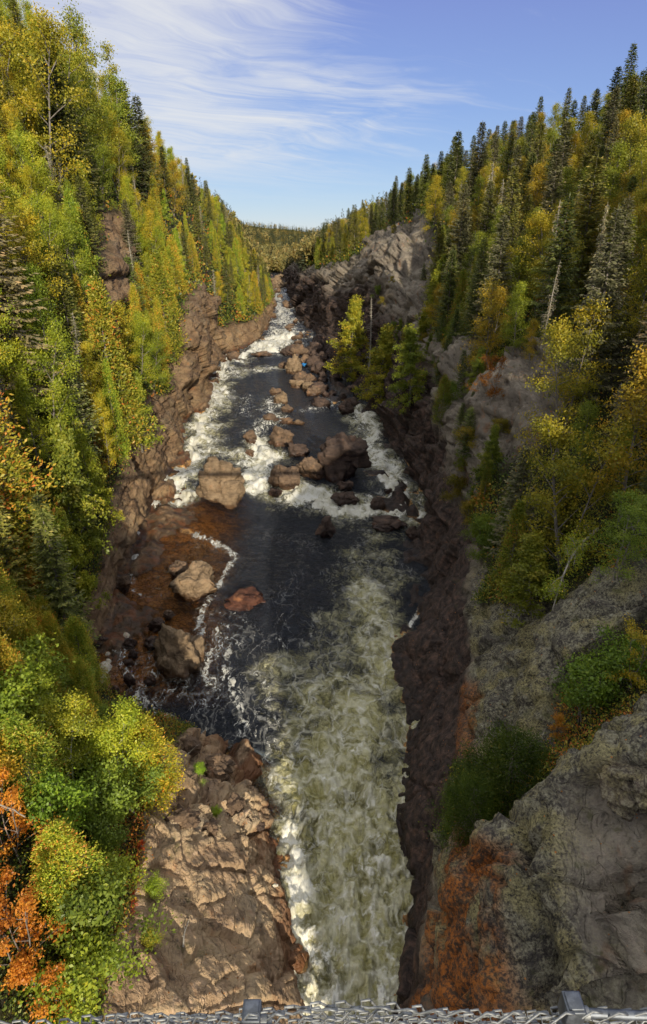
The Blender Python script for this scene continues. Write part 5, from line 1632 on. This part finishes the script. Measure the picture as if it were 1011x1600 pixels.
def foam_lump(blobs, label, seed):
    """one soft heap grown from several overlapping mounds"""
    x0, y0, z0 = wpt(*blobs[0][:2])
    n = 90; ext = 2.2
    xs = np.linspace(-ext, ext, n); X, Yg = np.meshgrid(xs, xs, indexing='ij')
    P = np.c_[X.reshape(-1) + x0, Yg.reshape(-1) + y0, np.zeros(n * n)]
    h = np.zeros(n * n)
    for px, py, r in blobs:
        bx, by, _ = wpt(px, py)
        d = np.sqrt((P[:, 0] - bx) ** 2 + (P[:, 1] - by) ** 2) / r + .45 * fbm(P * 2.3, 3, seed)
        h = np.maximum(h, r * .75 * np.sqrt(np.clip(1 - d * d, 0, 1)))
    z = np.where(h > .01, h * (1 + .3 * fbm(P * 4, 3, seed + 1)), -.06)
    F = grid_faces(n, n)
    keep = (h[F] > .0).any(1)
    V = np.c_[P[:, 0] - x0, P[:, 1] - y0, z]
    F = F[keep]; used = np.unique(F); rm = np.zeros(n * n, int); rm[used] = np.arange(len(used))
    o = link("foam_lump", mesh_from("foam_lump", V[used], rm[F]), M_FOAMLUMP)
    o.location = (x0, y0, z0 + .05)
    return tag(o, label, "foam")


foam_lump([(160, 1046, .5), (158, 1062, .36), (168, 1022, .14), (169, 1034, .2)], "largest cream foam lump floating in the recess left of the pool", 5)
foam_lump([(145, 1068, .24), (142, 1078, .2), (147, 1055, .14)], "narrow cream foam lump beside the largest one", 6)
foam_lump([(196, 994, .26), (192, 990, .18)], "small white foam lump floating above the two others", 8)
on_rock(430, 1384, .13, .07, .10, M_FOAMLUMP, "white foam scrap caught on the amber wet rock by the chute", 69, name="foam_lump", cat="foam", sub=4)

# a blue bundle beside the split boulder, far away
m, t = new_mat("blue_cloth")
t.out(t.n('ShaderNodeBsdfPrincipled', {'Base Color': t.ramp(t.noise(t.n('ShaderNodeTexCoord').outputs['Object'], 6, 3), [(.3, (.015, .14, .42)), (.7, (.03, .26, .60))]), 'Roughness': .5}).outputs[0])
V, F = boulder_mesh(77, 4)
kx, ky, kz = wpt(475, 574)
ko = link("bundle", mesh_from("bundle", V * np.array([.55, .35, .35]), F), m); ko.location = (kx, ky, kz + .55)
tag(ko, "tiny bright blue bundle lying on the stony shore beside the split boulder", "bundle")


# driftwood and fallen stems
def stick(pa, pb, r, label, name="driftwood", wob=.06, cat="driftwood", lift=.08, mat=None):
    a = ray(*pa); b = ray(*pb)
    a = np.array(a) + [0, 0, lift]; b = np.array(b) + [0, 0, lift]
    s = np.linspace(0, 1, 8); L = np.linalg.norm(b - a)
    pts = a + (b - a) * s[:, None] + np.c_[np.zeros(8), np.zeros(8), .12 * L * np.sin(s * np.pi)] + RNG.normal(size=(8, 3)) * wob * L * .15
    g = Geo(); g.tube(pts - a, np.linspace(r, r * .5, 8), 7)
    for k in range(3):
        q = pts[2 + k * 2] - a; d = unit(RNG.normal(size=3) + [0, 0, .6]) * L * .15
        g.tube(np.array([q, q + d * .5 + RNG.normal(size=3) * .02, q + d]), np.array([r * .4, r * .3, r * .15]), 5)
    o = link(name, g.mesh(name), mat or M_DEAD); o.location = tuple(a)
    return tag(o, label, cat)


stick((272, 1228), (300, 1180), .05, "grey driftwood pole leaning on the rounded boulder by the bush")
stick((286, 1482), (295, 1440), .035, "short grey stick lying on the brown rock face")
stick((175, 1268), (212, 1285), .06, "white fallen birch stem at the lower edge of the thicket", "fallen_stem", cat="fallen tree", lift=.5)
stick((10, 1365), (70, 1382), .03, "thin pale stem lying across the orange maples", "fallen_stem", cat="fallen tree", lift=2.6)
stick((752, 1190), (790, 1215), .03, "pale dead twig lying over the dark crevice bush", "fallen_stem", cat="fallen tree", lift=1.2)


# leaning birch over the near grey rock
def leaning_birch():
    b = np.array(at(925, 868, 27.5)); e = np.array(at(852, 985, 22.5))
    b[2] = ground_z(b[0], b[1]) + .3
    tr = Geo(); cr = Geo()
    s = np.linspace(0, 1, 9)
    stem = b + (e - b) * s[:, None] + np.c_[.12 * np.sin(s * 7), .1 * np.sin(s * 5), 1.5 * np.sin(s * np.pi * .8)] - b
    tr.tube(stem, np.linspace(.09, .02, 9), 7)
    CC = []
    for k in range(16):
        f = .35 + .65 * k / 15; i = min(7, int(f * 8)); q = stem[i]
        d = unit(np.array([-.5, -.3, .1]) + RNG.normal(size=3) * .7) * (.5 + .9 * U01())
        limb = np.array([q, q + d * .5 + [0, 0, .1], q + d])
        tr.tube(limb, np.array([.03, .018, .008]), 5)
        for _ in range(6):
            c = q + d * (.3 + .75 * U01()) + RNG.normal(size=3) * .22
            tr.tube(np.array([q + d * .5, c]), np.array([.010, .005]), 3)
            CC.append(c)
    CC = np.array(CC); ci = np.repeat(np.arange(len(CC)), 30); n = len(ci)
    ln = .09 * (.6 + .7 * U01(n))
    cr.blades(CC[ci] + RNG.normal(size=(n, 3)) * .17, RNG.normal(size=(n, 3)) + [0, 0, -.5], ln, ln * .6, np.clip(.35 + .3 * U01(n) + (U01(n) > .93) * .4, 0, 1))
    root = empty("birch_tree", tuple(b), "grey-stemmed birch leaning far out over the near grey lichen rock", "birch tree")
    link("trunk", tr.mesh("trunk"), M_DEAD, root)
    c = link("crown", cr.mesh("crown", False), None, root)
    c.data.materials.append(M_GREEN); c.color = (1.5, 1.5, 1, 1)


leaning_birch()

# ------------------------------------------------------------------ footbridge with chain-link sides
def metal(name, col, rough, metallic=1.0, nscale=40):
    m, t = new_mat(name)
    pos = t.n('ShaderNodeTexCoord').outputs['Object']
    nn = t.noise(pos, nscale, 5, .7)
    c = t.mix(t.sm(nn, .4, .65), tuple(x * .62 for x in col), col)
    t.out(t.n('ShaderNodeBsdfPrincipled', {'Base Color': c, 'Metallic': metallic, 'Roughness': t.math('MULTIPLY_ADD', nn, .3, rough - .1)}).outputs[0])
    return m


M_GALV = metal("galvanised_wire", (.40, .41, .41), .58)
M_STEEL = metal("weathered_steel", (.26, .28, .31), .55)
M_PLANK = bark_material("grey_planks", [(.3, (.16, .14, .12)), (.6, (.30, .27, .23))], 4)
TOPY = .66
TOPZ = at(505, 1583, TOPY)[2]
DECKZ = TOPZ - 1.15
br = empty("footbridge", (0, 0, DECKZ), "grey suspension footbridge with chain-link sides at the bottom of the photo", "footbridge")


def bpart(name, g, mat):
    o = link(name, g.mesh(name), mat, br); o.location = (0, 0, -0.0)
    return o


def box(g, lo, hi):
    x0, y0, z0 = lo; x1, y1, z1 = hi
    V = np.array([(x0, y0, z0), (x1, y0, z0), (x1, y1, z0), (x0, y1, z0), (x0, y0, z1), (x1, y0, z1), (x1, y1, z1), (x0, y1, z1)], float)
    F = np.array([(0, 3, 2, 1), (4, 5, 6, 7), (0, 1, 5, 4), (1, 2, 6, 5), (2, 3, 7, 6), (3, 0, 4, 7)])
    g.add(V, F, np.full(8, .5))


g = Geo()
for k in range(-110, 110):
    box(g, (k * .24 - .112, -.62, -.045), (k * .24 + .112, .62, 0))
bpart("deck", g, M_PLANK)
for sy in (-1, 1):
    g = Geo(); s = np.linspace(-26, 26, 60)
    g.tube(np.c_[s, np.full(60, sy * (TOPY - .035)), 1.10 + .0022 * s * s + 0 * s], .012, 6)
    g.tube(np.c_[s, np.full(60, sy * .60), np.full(60, -.09)], .025, 6)
    bpart("cable", g, M_STEEL)


def chain_link(sy, x0, x1):
    """woven wires, each a flattened zig-zag hooked into its neighbours; the top edge leans out and sags"""
    g = Geo(); pitch = .050; rows = 26; hz = .024
    nx = int((x1 - x0) / pitch)
    for i in range(nx):
        xc = x0 + i * pitch
        pts = []
        top = .010 * math.sin(xc * 5.3 + .6) + .006 * math.sin(xc * 11.7 + 1) + .003 * math.sin(i * 2.4)
        top += -.05 * float(np.clip((-xc - .42) / .12, 0, 1))
        for r in range(rows + 1):
            sgn = 1 if (r % 2 == 0) else -1
            d = r * hz * 1.8
            out = .43 * min(.34, d) + .012 * math.sin(xc * 9 + r * .9) * min(1, d / .05)
            for e, q in ((-.34, .0030), (-.12, .0036), (.12, -.0036), (.34, -.0030)):
                pts.append((xc + sgn * pitch * (.56 - e * e * 3.2), sy * (TOPY + out) + q * sgn, 1.15 + top - d + e * hz))
        g.tube(np.array(pts), .0024, 6)
    return g


for sy in (-1, 1):
    g = chain_link(sy, -3.2, 3.2) if sy > 0 else chain_link(sy, -1.2, 1.2)
    bpart("chain_link_mesh", g, M_GALV)


def clamp(px, py):
    """square post cap with a bolted rail end"""
    x, y, z = at(px, py, TOPY + .02)
    z -= DECKZ
    g = Geo()
    w_ = .018
    box(g, (x - w_, y - .018, z - .05), (x + w_, y + .022, z + .004))
    box(g, (x - w_ * .82, y - .014, z + .0045), (x + w_ * .82, y + .018, z + .009))
    o = bpart("post_cap", g, M_STEEL)
    b = o.modifiers.new("bevel", 'BEVEL'); b.width = .0022; b.segments = 2
    g2 = Geo(); sx = np.array([0, .006, .012])
    g2.tube(np.c_[x + w_ + sx, np.full(3, y - .004), np.full(3, z - .022)], .012, 10)
    g2.tube(np.c_[x + w_ + .010 + sx, np.full(3, y - .004), np.full(3, z - .022)], .008, 6)
    link("bolt", g2.mesh("bolt"), M_GALV, o)
    g3 = Geo()
    box(g3, (x - .016, y - .012, -.05), (x + .016, y + .012, z - .055))
    bpart("post", g3, M_STEEL)
    return x, y, z


cx1 = clamp(393, 1582); cx2 = clamp(897, 1569)
g = Geo()
g.tube(np.array([(cx2[0] + .03, cx2[1] - .006, cx2[2] - .018), (cx2[0] + .3, cx2[1] - .02, cx2[2] - .012), (cx2[0] + 1.2, cx2[1] - .03, cx2[2] + .01)]), .0085, 10)
bpart("rail_rod", g, M_STEEL)
g = Geo()
g.tube(np.array([(cx1[0], cx1[1] - .02, cx1[2] - .018), (cx1[0] - .05, cx1[1] - .05, cx1[2] - .035), (cx1[0] - .30, cx1[1] - .11, cx1[2] - .13)]), .007, 10)
bpart("rail_rod", g, M_STEEL)
